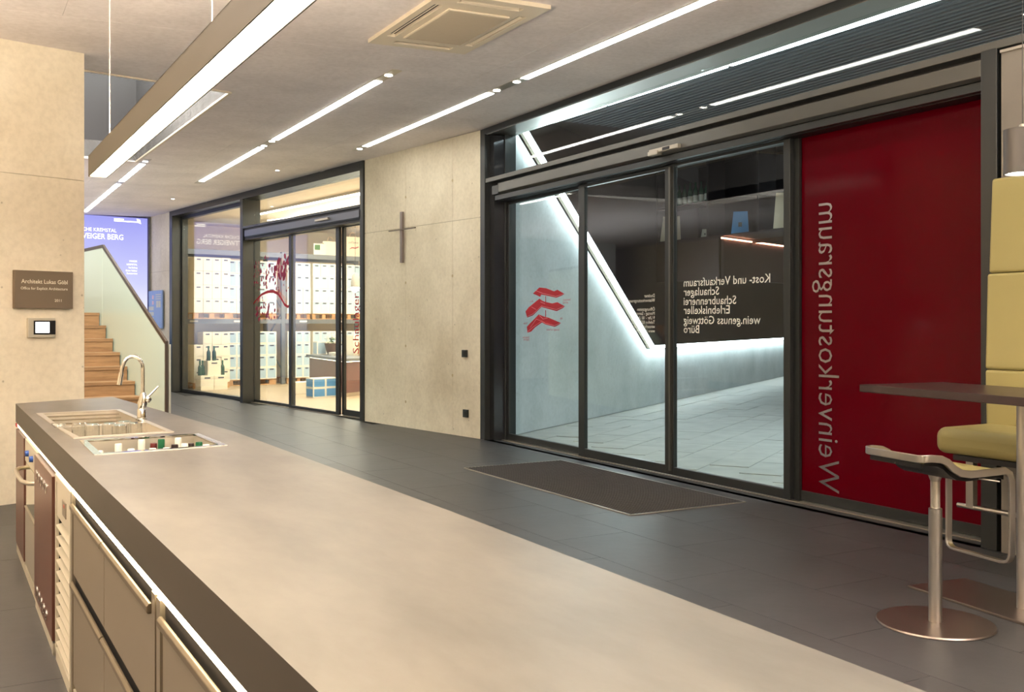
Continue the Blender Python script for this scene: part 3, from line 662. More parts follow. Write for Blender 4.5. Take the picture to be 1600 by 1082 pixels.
MB().box(-.78, -.3, -.069, -.066, 3.555, 3.580).box(-.78, -.58, -.069, -.066, 3.59, 3.62).prism([(-.30, 3.56), (-.22, 3.53), (-.24, 3.62), (-.31, 3.64)], -.069, -.066, 'y').build('emblem', M_PW, po)

# ================================================================== STAIR
sa = math.atan2(.156, .988)
st = empty('staircase', (2.167, 12.0, 0), sa, 'oak staircase rising away behind the left concrete wall', 'staircase')
for k in range(1, 10):
    y = .145 + (k - 1) * .2963; z = .172 * k
    MB().box(-1.25, -.012, y, y + (.32 if k < 9 else 2.2), z - .04, z).build('tread', M_WOOD, st, bevel=.002)
    MB().box(-1.25, -.016, y + .006, y + .03, z - .172, z - .042).build('riser', M_WOOD, st)
MB().prism([(.175, 0), (2.52, 1.36), (4.7, 1.36), (4.7, 0)], -1.22, -.05, 'x').build('underside', M_CONCL, st)
bl = empty('stair_balustrade', (2.167, 12.0, 0), sa, 'pale green glossy balustrade panels with a dark handrail along the oak stair', 'balustrade')
MB().prism([(0, 0), (2.425, 0), (2.425, 2.425), (0, 1.165)], 0, .025, 'x').build('panel', M_BALU, bl)
MB().prism([(2.431, 0), (4.7, 0), (4.7, 2.415), (2.431, 2.425)], 0, .025, 'x').build('panel', M_BALU, bl)
MB().tube([(.012, -.01, 0), (.012, -.01, 1.18), (.012, 2.43, 2.444), (.012, 4.7, 2.43)], 0, sq=(.045, .03)).build('handrail', mat('dark_handrail', rgb(70, 56, 46), .4), bl)
MB().box(.036, .06, -.02, .01, 0, 1.16).build('edge_strip', M_CABL, bl)

# ================================================================== KITCHEN ISLAND
ia = math.radians(.80)
IO = Vector((.352, 6.85, 0))
def IP(x, y, z=0): return (IO.x + x*math.cos(ia) - y*math.sin(ia), IO.y + x*math.sin(ia) + y*math.cos(ia), z)
wt = empty('worktop', (.75, 3.2, .795), 0, 'long brushed steel worktop of the kitchen island, running from the foreground to the left wall', 'worktop')
T = Matrix.Translation((-.75, -3.2, -.795))
outer = [(.352, 6.85), (.952, 7.158), (1.129, 4.588), (1.145, 2.366), (1.130, -.8), (.458, -.8)]
h1 = [(.428, 5.995), (.828, 6.025), (.864, 4.70), (.480, 4.65)]
h2 = [(.488, 4.030), (.955, 4.075), (.948, 4.525), (.490, 4.500)]
sl = flat_shape(outer, [h1, h2], .795, .907); sl.M = Matrix.Identity(4)
sl.v = [T @ v for v in sl.v]
slo = sl.build('slab', [M_TOP, M_APRON_SHADED], wt)
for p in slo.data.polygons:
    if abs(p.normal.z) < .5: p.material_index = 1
def ipiece(name, y0, y1, label, cat='cabinet'):
    return empty(name, IP(.3, (y0+y1)/2), ia, label, cat), Matrix.Translation((-.3, -(y0+y1)/2, 0))
def body(t, Mx, y0, y1, x0=.03, m=None, zt=.77):
    b = MB(Mx).box(x0, .55, y0+.002, y1-.002, .0, zt); return b.build('body', m or M_CABL, t)
# far end unit
t, X = ipiece('end_cabinet', -.64, -.02, 'narrow brown end cabinet of the island nearest the left wall')
body(t, X, -.64, -.02); MB(X).box(.0, .03, -.63, -.03, .06, .755).build('door', M_PLUM, t, bevel=.002)
MB(X).box(.004, .03, -.64, -.02, .0, .05).build('plinth', M_CABL, t); MB(X).box(-.004, .01, -.12, -.03, .772, .79).build('switch', mat('red_switch', rgb(176, 40, 40), .4), t)
# oven
t, X = ipiece('oven', -1.39, -.66, 'built-in steel oven with bowed handle and two blue knobs in the island', 'oven')
body(t, X, -1.39, -.66, m=M_STEELB, zt=.69)
MB(X).box(.004, .03, -1.385, -.665, .635, .758).build('control_panel', M_CABL, t, bevel=.002)
for y in (-.90, -1.16): MB(X @ Matrix.Translation((.004, y, .70)) @ Matrix.Rotation(-PI/2, 4, 'Y')).lathe([(.017, 0), (.015, .018)], n=16).build('knob', mat('blue_knob', rgb(40, 80, 160), .4), t)
MB(X).box(.006, .03, -1.385, -.665, .385, .63).build('oven_door', mat('oven_glass', rgb(214, 208, 170), .08, .7, coat=.6), t, bevel=.002)
MB(X).tube([(.006, -.70, .60), (-.03, -.72, .60), (-.052, -.80, .60), (-.056, -1.02, .60), (-.052, -1.24, .60), (-.03, -1.33, .60), (.006, -1.35, .60)], .011, 10).build('handle', M_STEELB, t, smooth=50)
MB(X).box(.004, .03, -1.385, -.665, .06, .375).build('drawer', M_STEELB, t, bevel=.002); MB(X).box(.0, .03, -1.385, -.665, .376, .383).build('trim', M_ALU, t)
MB(X).box(.004, .03, -1.39, -.66, .0, .05).build('plinth', M_CABL, t)
# brown perforated door
t, X = ipiece('perforated_cabinet', -2.25, -1.41, 'brown cabinet door with a row of five round vents at top and bottom')
body(t, X, -2.25, -1.41, zt=.69); MB(X).box(-.010, .022, -2.245, -1.415, .06, .755).build('door', M_PLUM, t, bevel=.002)
for z in (.675, .115):
    for k in range(5):
        MB(X @ Matrix.Translation((-.010, -1.56 - .115 * k, z)) @ Matrix.Rotation(-PI/2, 4, 'Y')).lathe([(.026, 0), (.026, .004), (.014, .004), (.014, 0)], n=16, cap=False).build('vent_ring', M_CHROME, t, smooth=30)
MB(X).box(-.004, .03, -2.25, -1.41, .0, .05).build('plinth', M_CABL, t); MB(X).box(-.006, .01, -2.252, -2.20, .0, .052).build('end_cap', M_STEELB, t)
# louvred cooler
t, X = ipiece('louvred_cooler', -2.80, -2.27, 'tall slatted cooling unit with a small control display in the island', 'cooler')
MB(X).box(.165, .55, -2.798, -2.272, .0, .655).build('body', M_CABL, t)
f = MB(X); f.box(.0, .16, -2.80, -2.765, .03, .77).box(.0, .16, -2.30, -2.27, .03, .77).box(.0, .16, -2.765, -2.30, .745, .77).box(.0, .16, -2.765, -2.30, .0, .05); f.build('frame', M_CABL, t)
MB(X).box(.004, .10, -2.762, -2.305, .60, .742).build('control_panel', M_CABL, t, bevel=.002); MB(X).box(.001, .004, -2.64, -2.52, .64, .70).build('display', M_CAB, t)
MB(X).box(-.001, .001, -2.60, -2.57, .676, .688).build('indicator', mat('red_digit', rgb(190, 110, 96), .5), t)
MB(X).box(.15, .16, -2.765, -2.30, .05, .60).box(.012, .15, -2.304, -2.30, .05, .60).build('inner_back', M_BLACK, t)
for k in range(11):
    z = .070 + k * .0487
    MB(X).hexa([(.0, -2.762, z), (.06, -2.762, z + .014), (.06, -2.306, z + .014), (.0, -2.306, z)], [(.0, -2.762, z+.005), (.06, -2.762, z+.019), (.06, -2.306, z+.019), (.0, -2.306, z+.005)]).build('louvre', M_CABL, t)
# drawers and doors
M_HND = mat('handle_metal', rgb(116, 104, 86), .4, .6)
def handle(t, X, y0, y1, z, par=None):
    MB(X).prism([(-.010, z), (-.007, z - .005), (.003, z - .005), (.003, z + .020), (-.004, z + .020), (-.010, z + .013)], y0, y1, 'y').build('handle', M_HND, par or t, bevel=.002)
def front(t, X, y0, y1, z0, z1, nm='drawer', hz=None):
    o = MB(X).box(.004, .028, y0, y1, z0, z1).build(nm, M_CAB, t, bevel=.002)
    handle(t, X, y0, y1, z1 + .006, o)
    return o
t, X = ipiece('drawer_cabinet', -4.43, -2.82, 'wide champagne metal unit with four drawers and full-width bar handles')
body(t, X, -4.43, -2.82); MB(X).box(.012, .03, -4.42, -2.84, .05, .765).build('gap_shade', M_DARK, t)  # dark sheet behind the drawers, colours in the shade of the gaps
for a, b in ((-3.61, -2.86), (-4.38, -3.62)):
    front(t, X, a, b, .475, .712); front(t, X, a, b, .07, .425)
MB(X).box(.0, .03, -2.855, -2.82, .0, .77).build('stile', M_CAB, t); MB(X).box(.0, .03, -4.43, -4.39, .0, .77).build('stile', M_CAB, t); MB(X).box(.004, .03, -4.43, -2.82, .0, .05).build('plinth', M_CABL, t)
for a, b, lb in ((-5.62, -4.45, 'champagne metal cabinet door nearest the viewer, right of the four drawers'), (-7.3, -5.64, 'last cabinet of the island beside the viewer, past the frame edge')):
    t, X = ipiece('base_cabinet', a, b, lb)
    body(t, X, a, b); MB(X).box(.012, .03, a+.02, b-.03, .05, .765).build('gap_shade', M_DARK, t)  # dark sheet again paints the gap shade around the door
    front(t, X, a+.02, b-.05, .07, .712, 'door'); MB(X).box(.0, .03, b-.04, b, .0, .77).build('stile', M_CAB, t); MB(X).box(.004, .03, a, b, 0, .05).build('plinth', M_CABL, t)
t = empty('edge_light', IP(.01, -3.6, .772), ia, 'thin warm light strip under the front edge of the worktop', 'light')
MB().box(-.008, .006, -3.6, .75, .002, .020).build('light_strip', M_E_COVE, t)
MB().box(-.008, .006, .77, 3.5, .004, .018).build('light_strip', mat('pale_metal_glow', rgb(230, 220, 180), .4, emit=(1, .9, .62), es=1.2), t)  # far part is pale metal, its brightness added as a glow
for k, (p, q) in enumerate((((1.105, -.75), (1.118, 2.35)), ((1.118, 2.38), (1.103, 4.56)), ((1.100, 4.60), (.94, 7.06)))):
    dx, dy = q[0]-p[0], q[1]-p[1]; t = empty('island_back_panel', ((p[0]+q[0])/2, (p[1]+q[1])/2, 0), math.atan2(-dx, dy), ('near', 'middle', 'far')[k] + ' plain panel closing the hall side of the kitchen island', 'panel')
    h_ = math.hypot(dx, dy)/2; MB().box(-.03, 0, -h_, h_, .06, .79).build('panel', M_CABL, t); MB().box(-.06, -.04, -h_, h_, 0, .06).build('plinth', M_ANTH, t)

# ---- sink with two bowls
def basin(poly, depth, m, name, parent, zt=.905, thick=.003, T0=None):
    mb = MB(T0); n = len(poly)
    vs = [(x, y, zt) for x, y in poly] + [(x, y, zt - depth) for x, y in poly]
    mb.add(vs, [(i, (i+1) % n, n + (i+1) % n, n + i) for i in range(n)] + [tuple(range(n, 2*n))])
    o = mb.build(name, m, parent); so_ = o.modifiers.new('solid', 'SOLIDIFY'); so_.thickness = thick; so_.offset = 0
    return o
def inset(poly, d):
    cx = sum(p[0] for p in poly) / len(poly); cy = sum(p[1] for p in poly) / len(poly)
    return [(p[0] + (d if p[0] < cx else -d), p[1] + (d if p[1] < cy else -d)) for p in poly]
sk = empty('sink', (.65, 5.35, .70), 0, 'steel double sink sunk into the worktop below the mixer tap', 'sink')
SK = Matrix.Translation((-.65, -5.35, -.70))
bwf = [(.440, 5.98), (.820, 6.01), (.842, 5.225), (.455, 5.16)]; bwn = [(.458, 5.11), (.843, 5.175), (.858, 4.715), (.486, 4.665)]
ri = flat_shape([(.408, 6.015), (.846, 6.048), (.884, 4.678), (.460, 4.626)], [bwf, bwn], .906, .911); ri.v = [SK @ v for v in ri.v]
ri.build('rim', M_STEELB, sk)
basin(bwf, .17, M_STEELB, 'bowl', sk, T0=SK); basin(bwn, .10, M_STEELB, 'bowl', sk, T0=SK)
for k, (y, z) in enumerate(((5.90, .892), (5.83, .878), (5.76, .864))):
    MB(SK).box(.445 + .002*k, .82, y, y + .018, z, z + .008).build('ledge', M_CHROME, sk)
MB(SK @ Matrix.Translation((.62, 5.6, .737))).lathe([(.045, 0), (.045, .004), (.03, .006)], n=20).build('drain', M_CHROME, sk)
# ---- bottle well
bw = empty('bottle_well', (.72, 4.28, .66), 0, 'rectangular steel trough in the worktop holding upright bottles', 'trough')
BW = Matrix.Translation((-.72, -4.28, -.66))
w2 = [(.497, 4.042), (.945, 4.083), (.938, 4.512), (.498, 4.490)]
ri = flat_shape([(.468, 4.006), (.975, 4.056), (.966, 4.548), (.472, 4.520)], [w2], .906, .911); ri.v = [BW @ v for v in ri.v]
ri.build('rim', M_CHROME, bw); basin(w2, .235, M_STEELB, 'tray', bw, T0=BW)
def at_Y(px, py, Y):      # point at depth Y seen at a place of the photograph
    a = (px - 800) / 1555; dx = .49169 + a * .87077; dy = .87077 - a * .49169; t = Y / dy
    return dx * t, Y, 1.4 + (506 - py) / 1555 * t
def bottle(name, x, y, z0, h, capm, label, group, glassm=None, r=.031, capl=.30, cat='bottle'):
    t = empty(name, (x, y, z0), 0, label, cat, group)
    MB().lathe([(r*.9, 0), (r, .006), (r, h*.55), (r*.8, h*.64), (r*.42, h*.72), (r*.40, h*.90)], n=20).build('glass_body', glassm or M_GREEN, t, smooth=50)
    MB().lathe([(r*.43, h*(1-capl)), (r*.46, h*(1-capl)+.001), (r*.46, h-.006), (r*.42, h)], n=16).build('capsule', capm, t, smooth=50)
    return t
MW = mat('white_foil', rgb(238, 232, 220), .35, .2); MG = mat('green_foil', rgb(30, 96, 62), .35, .3); MK = mat('black_foil', rgb(40, 28, 26), .35, .3); MR = mat('wine_foil', rgb(90, 30, 28), .35, .3)
spots_ = [((155, 705), 4.14, 'white', 'lowest bottle in the left corner of the trough, white capsule'), ((185, 694), 4.30, 'white', 'tall white-capped bottle, second from the left in the trough'),
    ((205, 702), 4.13, 'white', 'short white-capped bottle at the front left of the trough'), ((221, 687.5), 4.36, 'white', 'tallest white-capped bottle left of the middle of the trough'),
    ((240, 693), 4.28, 'wine', 'dark red capped bottle beside the green one in the trough'), ((238.5, 701), 4.12, 'white', 'low white-capped bottle in front of the dark red one'),
    ((252, 686.5), 4.36, 'green', 'tall green-capped bottle in the middle of the trough'), ((260, 700), 4.12, 'white', 'low white-capped bottle in front of the green-capped one'),
    ((273, 695), 4.20, 'black', 'black-capped bottle right of the middle of the trough'), ((278.5, 684.5), 4.42, 'white', 'tall white-capped bottle right of the middle at the back of the trough'),
    ((288.5, 693.5), 4.20, 'white', 'white-capped bottle third from the right in the trough'), ((298, 693), 4.27, 'black', 'black-capped bottle second row near the right end of the trough'),
    ((311, 691), 4.24, 'green', 'short green-capped bottle near the right end of the trough'), ((322, 695), 4.12, 'white', 'white-capped bottle furthest right in the trough')]
FO = {'white': MW, 'wine': MR, 'green': MG, 'black': MK}
for (p, Y, c_, lb) in spots_:
    x, y, z = at_Y(p[0], p[1], Y); b = bottle('wine_bottle', x, y, .672, z - .672, FO[c_], lb, 'bottles standing in the worktop trough', capl=.36)
# ---- tumblers upside down in the near bowl
M_TUMB = glass('tumbler_glass', (.97, .98, .97), 4.0, .04)
tprof = [(.031, 0), (.0325, .10), (.031, .112), (.026, .116)]
tpr2 = [(.029, .002), (.030, .10), (.0285, .108)]
def tumbler(x, y, lb):
    t = empty('tumbler', (x, y, .826), 0, lb, 'glass', 'tumblers drying upside down in the sink')
    MB().lathe(tprof, n=20, cap=False).add([], []).build('glass_wall', M_TUMB, t, smooth=40)
    MB().lathe([(.026, .112), (.026, .116)], n=20).build('glass_base', M_TUMB, t)
for x, y, lb in ((.520, 4.99, 'tumbler furthest left in the back of the near sink bowl'), (.565, 4.90, 'second tumbler from the left in the near sink bowl'), (.640, 4.91, 'third tumbler from the left in the near sink bowl'),
                 (.668, 4.80, 'front tumbler in the middle of the near sink bowl'), (.712, 4.97, 'back tumbler right of the middle of the near sink bowl'), (.745, 4.87, 'tumbler furthest right in the near sink bowl')):
    tumbler(x, y, lb)
t = empty('glass_dish', (.445, 5.13, .912), 0, 'small shallow glass dish on the left end of the sink divider', 'dish')
MB().lathe([(.018, 0), (.03, .012), (.032, .020)], n=20).build('bowl', M_TUMB, t, smooth=40)
# ---- tap
tp = empty('mixer_tap', (.852, 5.36, .907), PI, 'chrome mixer tap with a high curved spout and an angled lever behind the sink', 'tap')
MB().lathe([(.027, 0), (.027, .006), (.022, .010), (.021, .055), (.018, .060)], n=24).build('base', M_CHROME, tp, smooth=40)
MB().tube([(0, 0, .055), (-.004, 0, .085), (-.010, 0, .115), (-.006, 0, .14)], [.019, .024, .021, .014], 16).build('valve_body', M_CHROME, tp, smooth=50)
arch = [(-.006, 0, .13), (-.006, 0, .26)] + [(.042 - .048 * math.cos(a), 0, .265 + .062 * math.sin(a)) for a in [PI * k / 10 for k in range(1, 9)]] + [(.092, 0, .272), (.100, 0, .225), (.106, 0, .19)]
MB().tube(arch, .0095, 14).build('spout', M_CHROME, tp, smooth=60)
MB().tube([(.0965, 0, .245), (.107, 0, .183)], [.0115, .0125], 14).build('spray_head', M_CHROME, tp, smooth=50)
MB(Matrix.Translation((-.028, 0, .107)) @ Matrix.Rotation(-.7, 4, 'Y')).lathe([(.018, -.012), (.021, -.006), (.021, .006), (.016, .014)], n=20).build('lever_hub', M_CHROME, tp, smooth=40)
MB().tube([(-.035, 0, .12), (-.082, 0, .170)], [.006, .0045], 10).build('lever', M_CHROME, tp, smooth=50)

# ================================================================== BAR TABLE, STOOL, BENCH
tb = empty('bar_table', (4.548, 3.0, 0), -.125, 'high dark laminate bar table on a steel pole and rectangular floor plate', 'table')
MB().box(-.30, .30, -.78, .79, 1.025, 1.066).build('tabletop', M_TABLE, tb, bevel=.003)
MB().box(-.20, .20, -.54, .54, 0, .014).build('floor_plate', mat('plate_steel', rgb(132, 120, 112), .32, .85), tb, bevel=.003)
MB().lathe([(.025, .014), (.025, 1.025)], n=24).build('pole', M_STEEL, tb, smooth=40)
MB().lathe([(.09, 1.017), (.09, 1.025)], n=24).build('mounting_plate', M_ANTH, tb)
sl = empty('bar_stool', (4.0, 3.07, 0), -.16, 'bar stool with steel loop frame, yellow seat and round base plate', 'stool')
MB().lathe([(.258, 0), (.262, .004), (.258, .011), (.05, .013)], n=48).build('base_plate', bpy.data.materials['plate_steel'], sl, smooth=30)
MB().lathe([(.030, .012), (.030, .538), (.024, .542)], n=28).build('column', M_STEEL, sl, smooth=40)
MB().lathe([(.0215, .538), (.0215, .69)], n=24).build('gas_lift', M_STEELB, sl, smooth=40)
MB().lathe([(.0215, .665), (.034, .70), (.036, .715)], n=24).build('flange', M_ALU, sl, smooth=40)
H = .190
side = lambda y: [(.262, y, .34), (.264, y, .52), (.263, y, .675), (.250, y, .712), (.222, y, .728), (.10, y, .724), (.02, y, .722), (-.035, y, .730), (-.075, y, .752), (-.110, y, .782), (-.145, y, .797), (-.20, y, .803)]
def rnd(a, b, c, n=4):
    a, b, c = Vector(a), Vector(b), Vector(c); return [tuple((1-t)**2*a + 2*t*(1-t)*b + t*t*c) for t in [k / n for k in range(n + 1)]]
right = side(-H); left = side(H)
path = rnd((.258, -H+.05, .300), (.258, -H, .300), (.262, -H, .345)) + right[1:] + rnd((-.215, -H, .803), (-.248, -H, .803), (-.25, -H+.035, .800)) + rnd((-.25, H-.035, .800), (-.248, H, .803), (-.215, H, .803)) + left[::-1][:-1] + rnd((.262, H, .345), (.258, H, .300), (.258, H-.05, .300)) + [(.258, 0, .300), (.258, -H+.05, .300)]
fb = MB(); pts = [Vector(p) for p in path]; nv = len(pts); vs = []
for i, p in enumerate(pts):      # flat bar: wide face vertical on the loop's outside
    a = pts[i-1] if i else pts[-2]; b = pts[i+1] if i < nv-1 else pts[1]
    d = (b - a).normalized(); wy = abs(d.y); back = Vector((-1, 0, 0)) if p.x < 0 else Vector((0, 0, -1))
    up = Vector((0, 1 if p.y > 0 else -1, 0)) * (1 - wy) + back * wy
    up = (up - d * up.dot(d)).normalized(); sidev = d.cross(up).normalized()
    for q, r_ in ((-1, -1), (1, -1), (1, 1), (-1, 1)): vs.append(p + sidev * q * .017 + up * r_ * .006)
fs = []
for i in range(nv - 1):
    for k in range(4): fs.append((i*4+k, i*4+(k+1) % 4, (i+1)*4+(k+1) % 4, (i+1)*4+k))
fb.add(vs, fs); fb.build('loop_frame', M_STEEL, sl, smooth=60, bevel=.002)
prof = [(.240, .716), (.215, .726), (.10, .722), (.02, .720), (-.035, .728), (-.075, .750), (-.110, .780), (-.145, .795), (-.21, .801), (-.235, .790)]
def shell(off, th): return [(x, z + off) for x, z in prof] + [(x, z + off - th) for x, z in prof[::-1]]
MB().prism(shell(.004, .014), -H+.010, H-.010, 'y').build('seat_pad', M_LEATH, sl, smooth=30)
MB().prism(shell(-.011, .022), -H+.025, H-.025, 'y').build('seat_shell', M_BLACK, sl, smooth=30)
MB().tube([(.02, -.02, .70), (.10, -.17, .695), (.14, -.24, .69)], .004, 8).build('height_lever', M_STEEL, sl, smooth=50)
bn = empty('wall_bench', (5.30, 2.55, 0), 0, 'tall yellow leather bench with a three-cushion high back against the beige wall', 'bench')
B0 = Matrix.Translation((-5.30, -2.55, 0))
def cushion(name, x0, x1, y0, y1, z0, z1, bv, tilt=0):
    mb = MB(B0).hexa([(x0,y0,z0),(x1,y0,z0),(x1,y1,z0),(x0,y1,z0)], [(x0+tilt,y0,z1),(x1+tilt,y0,z1),(x1+tilt,y1,z1),(x0+tilt,y1,z1)])
    o = mb.build(name, M_LEATH, bn, smooth=40); b = o.modifiers.new('bevel', 'BEVEL'); b.width = bv; b.segments = 5; b.limit_method = 'ANGLE'
    return o
cushion('seat', 4.97, 5.46, 1.2, 3.83, .650, .803, .055)
cushion('back_cushion', 5.405, 5.50, 1.2, 3.80, .785, 1.125, .018, -.01); cushion('back_cushion', 5.395, 5.50, 1.2, 3.80, 1.127, 1.700, .018, .02); cushion('back_cushion', 5.415, 5.52, 1.2, 3.79, 1.702, 2.27, .018, .03)
MB(B0).box(5.50, 5.575, 1.25, 3.77, .55, 2.22).build('back_board', M_DARK, bn)
MB(B0).box(5.0, 5.5, 1.25, 3.72, .62, .65).build('seat_board', M_DARK, bn)
for y in (3.60, 2.6, 1.6): MB(B0).box(5.01, 5.05, y, y + .045, .36, .62).build('footrest_post', M_STEEL, bn)
MB(B0).tube([(5.03, 1.3, .362), (5.03, 3.71, .362)], .014, 12).build('footrest_rail', M_STEEL, bn, smooth=40)
for y in (2.9, 1.6): MB(B0).box(5.40, 5.575, y, y + .06, 0, .62).build('leg', M_ANTH, bn)

# ================================================================== THE SHOP BEHIND THE FRONT
struct(MB().box(.30, 5.6, 2.5, 13.6, -.2, .004).build('floor_shop', M_SHOPF, frame=FS))
struct(MB().box(.34, 5.6, 2.45, 13.6, 3.745, 3.95).build('ceiling_shop', M_SHOPW, frame=FS))
struct(MB().box(.34, 5.75, 13.5, 13.7, 0, 3.95).build('wall_shop_end', M_SHOPW, frame=FS))
struct(MB().box(5.6, 5.75, 2.6, 13.5, 0, 3.95).build('wall_shop_side', M_SHOPW, frame=FS))
struct(MB().box(.34, 5.6, 2.45, 2.6, 0, 3.95).build('wall_shop_near', M_SHOPW, frame=FS))
struct(MB().box(.05, .34, 12.0, 13.5, 0, 3.95).build('wall_shop_left', M_SHOPW, frame=FS))
def at_u(px, py, u):     # (v, z) on the plane u = const of the shop
    a = (px - 800) / 1555; d = Vector((.49169 + a * .87077, .87077 - a * .49169, (506 - py) / 1555))
    U = Vector((-math.sin(TH), math.cos(TH), 0)); V = Vector((math.cos(TH), math.sin(TH), 0))
    t = (u + U.dot(SO)) / d.dot(U); return (d * t - SO).dot(V), 1.4 + d.z * t
rk = empty('pallet_rack', tuple(S(2.9, 12.1, 0)), TH, 'tall grey steel pallet rack carrying two levels of wine cartons in the shop', 'rack')
UF = -.5        # rack front relative to the rack origin
for v in (-2.55, 0, 2.45):
    for y in (UF, .45):
        m_ = MB().box(v-.045, v+.045, y-.03, y+.03, 0, 3.05)
        m_.build('upright', M_RACK, rk)
    MB().tube([(v, UF, .3), (v, .45, 1.0), (v, UF, 1.7), (v, .45, 2.4)], 0, sq=(.03, .02)).build('brace', M_RACK, rk)
for a, b in ((-2.50, -.05), (.05, 2.40)):
    for y in (UF, .45):
        for z in (1.40, 2.92): MB().box(a, b, y-.03, y+.03, z, z+.10).build('beam', M_RACK, rk)
    MB().box(a, b, UF, .45, 3.02, 3.03).build('top_shelf', M_RACK, rk)
lbm = MB().box(-.09, .09, -.004, 0, 0, .035).mesh('beam_label', M_CART)
for v in (-2.1, -1.1, .5, 1.5): piece(lbm, 'beam_label', rk, (v, UF-.03, 1.435))
def pallet_proto():
    t = empty('pallet', (0, 0, 0), TH, 'x', 'pallet')
    for k in range(5): MB().box(-.5, .5, -.40 + k*.175, -.40 + k*.175 + .10, .11, .13).build('deck_board', M_PALLET, t)
    for a in (-.5, -.07, .36):
        for b in (-.40, .33): MB().box(a, a+.14, b, b+.07, .018, .11).build('block', M_PALLET, t)
    for b in (-.40, .33): MB().box(-.5, .5, b, b+.07, 0, .018).build('bottom_board', M_PALLET, t)
    return t
pp_ = pallet_proto(); reg(pp_)
def carton_proto(m, mb_, w, h, d=.34):
    t = MB(); t.m(0).box(-w/2, w/2, 0, d, 0, h); t.m(1).box(-w/2+.018, w/2-.018, -.003, .001, .02, h-.025); t.m(2).box(-w*.22, w*.22, -.005, -.002, h-.065, h-.035)
    return t.mesh('carton', [m, mb_, M_LABEL])
stacks = [('cream', .62, 1.42, 11.05, 4, 'left end stack'), ('blue', 1.56, 2.76, 11.6, 5, 'wide stack left of the upright'), ('blue', 3.03, 3.62, 11.6, 3, 'stack just right of the upright'),
          ('blue', 3.68, 4.28, 11.6, 3, 'next stack but one rightwards'), ('blue', 4.36, 4.96, 11.6, 3, 'stack at the right end')]
first_p = True
ORD = ['bottom', 'second', 'third', 'top']; COLN = ['leftmost', 'second', 'third', 'fourth', 'fifth']
for kind, v0, v1, u, cols, nm in stacks:
    wd = (v1 - v0) / cols
    for lev, zb in (('lower', 0.004), ('upper', 1.505)):
        hh = .272 if lev == 'lower' else .297
        me = carton_proto(M_CARTC if kind == 'cream' else M_CART, M_CARTC if kind == 'cream' else M_CARTB, wd - .006, hh - .004)
        p0 = pp_ if first_p else dup(pp_)
        first_p = False
        p0.location = S((v0+v1)/2, u + .38, zb); p0.scale = ((v1 - v0) / 1.0, .8, 1)
        p0['label'] = 'wooden pallet on the %s level under the %s' % (lev, nm); p0['group'] = 'pallets under the carton stacks'
        for r_ in range(4):
            for c_ in range(cols):
                if lev == 'lower' and kind == 'cream' and r_ == 3 and c_ == 0: continue
                o = bpy.data.objects.new('carton', me); C.objects.link(o); o.location = S(v0 + wd*(c_+.5), u + .03 + random.uniform(-.01, .01), zb + .132 + r_ * hh); o.rotation_euler = (0, 0, TH)
                rn = ORD[r_]
                tag(o, '%s carton, %s row, %s column, %s level, %s' % ('cream' if kind == 'cream' else 'blue', rn, COLN[c_], lev, nm), 'carton', 'wine cartons stacked on pallets in the shop')
# display cartons and bottles in front of the left stack
dm = carton_proto(M_CARTC, M_CARTC, .285, .305, .30)
for (v, u, z, lb) in ((.735, 10.62, .004, 'lower left cream display carton on the shop floor'), (1.03, 10.62, .004, 'lower right cream display carton on the shop floor'), (.90, 10.66, .31, 'upper cream display carton carrying two bottles')):
    o = bpy.data.objects.new('display_carton', dm); C.objects.link(o); o.location = S(v, u, z); o.rotation_euler = (0, 0, TH); tag(o, lb, 'carton', 'display cartons with bottles')
for (v, u, z, lb) in ((.83, 10.80, .616, 'left green bottle of the pair on the upper display carton'), (.95, 10.80, .616, 'right green bottle of the pair on the upper display carton'),
                      (.62, 10.74, .31, 'outer green bottle at the left on the lower display carton'), (.70, 10.80, .31, 'inner green bottle at the left on the lower display carton'), (1.12, 10.76, .31, 'single green bottle at the right on the lower display carton')):
    q = S(v, u, z); bottle('display_bottle', q.x, q.y, q.z, .31, MG, lb, 'bottles on the display cartons', r=.042, capl=.2)
# counter desk
dk = empty('shop_counter', tuple(S(2.7, 8.6, .004)), TH, 'plum brown shop counter with a grey top and warm light line', 'counter')
def DK(p): return (p[0] - 2.7, p[1] - 8.6)
base_ = [(2.06, 7.12), (2.72, 9.9), (3.4, 9.9), (3.35, 7.9), (2.8, 7.5)]
MB().prism([DK((v + .05, u + .08)) for v, u in base_], 0, .07, 'z').build('plinth', M_ALU, dk)
MB().prism([DK(p) for p in base_], .07, .66, 'z').build('body', M_DESK, dk)
MB().prism([DK((v+.02, u+.02)) for v, u in base_], .66, .672, 'z').build('light_line', M_E_COVE, dk)
MB().prism([DK(p) for p in [(2.0, 7.02), (2.68, 9.98), (3.5, 9.98), (3.5, 7.9), (2.86, 7.42)]], .672, .73, 'z').build('countertop', M_RACK, dk)
ft = empty('flower_pot', tuple(S(2.98, 9.35, .734)), TH, 'brown pot with green leaves and white blossoms on the shop counter', 'plant')
MB().lathe([(.095, 0), (.135, .10), (.165, .22), (.17, .245), (.155, .245), (.14, .20)], n=24, cap=False).lathe([(.15, .20), (.15, .205)], n=20).build('pot', M_POT, ft, smooth=40)
r3 = random.Random(3); lv = MB(); fw = MB()
for k in range(90):
    a = r3.uniform(0, 2*PI); rr_ = r3.uniform(.02, .20); z = .27 + r3.uniform(-.03, .12) - rr_*.2; c_ = Vector((rr_*math.cos(a), rr_*math.sin(a), z)); s_ = r3.uniform(.03, .055)
    d = Vector((math.cos(a), math.sin(a), r3.uniform(-.3, .6))).normalized(); e_ = d.cross(Vector((0, 0, 1))).normalized()
    lv.add([c_ - d*s_, c_ + e_*s_*.55, c_ + d*s_, c_ - e_*s_*.55], [(0, 1, 2, 3)])
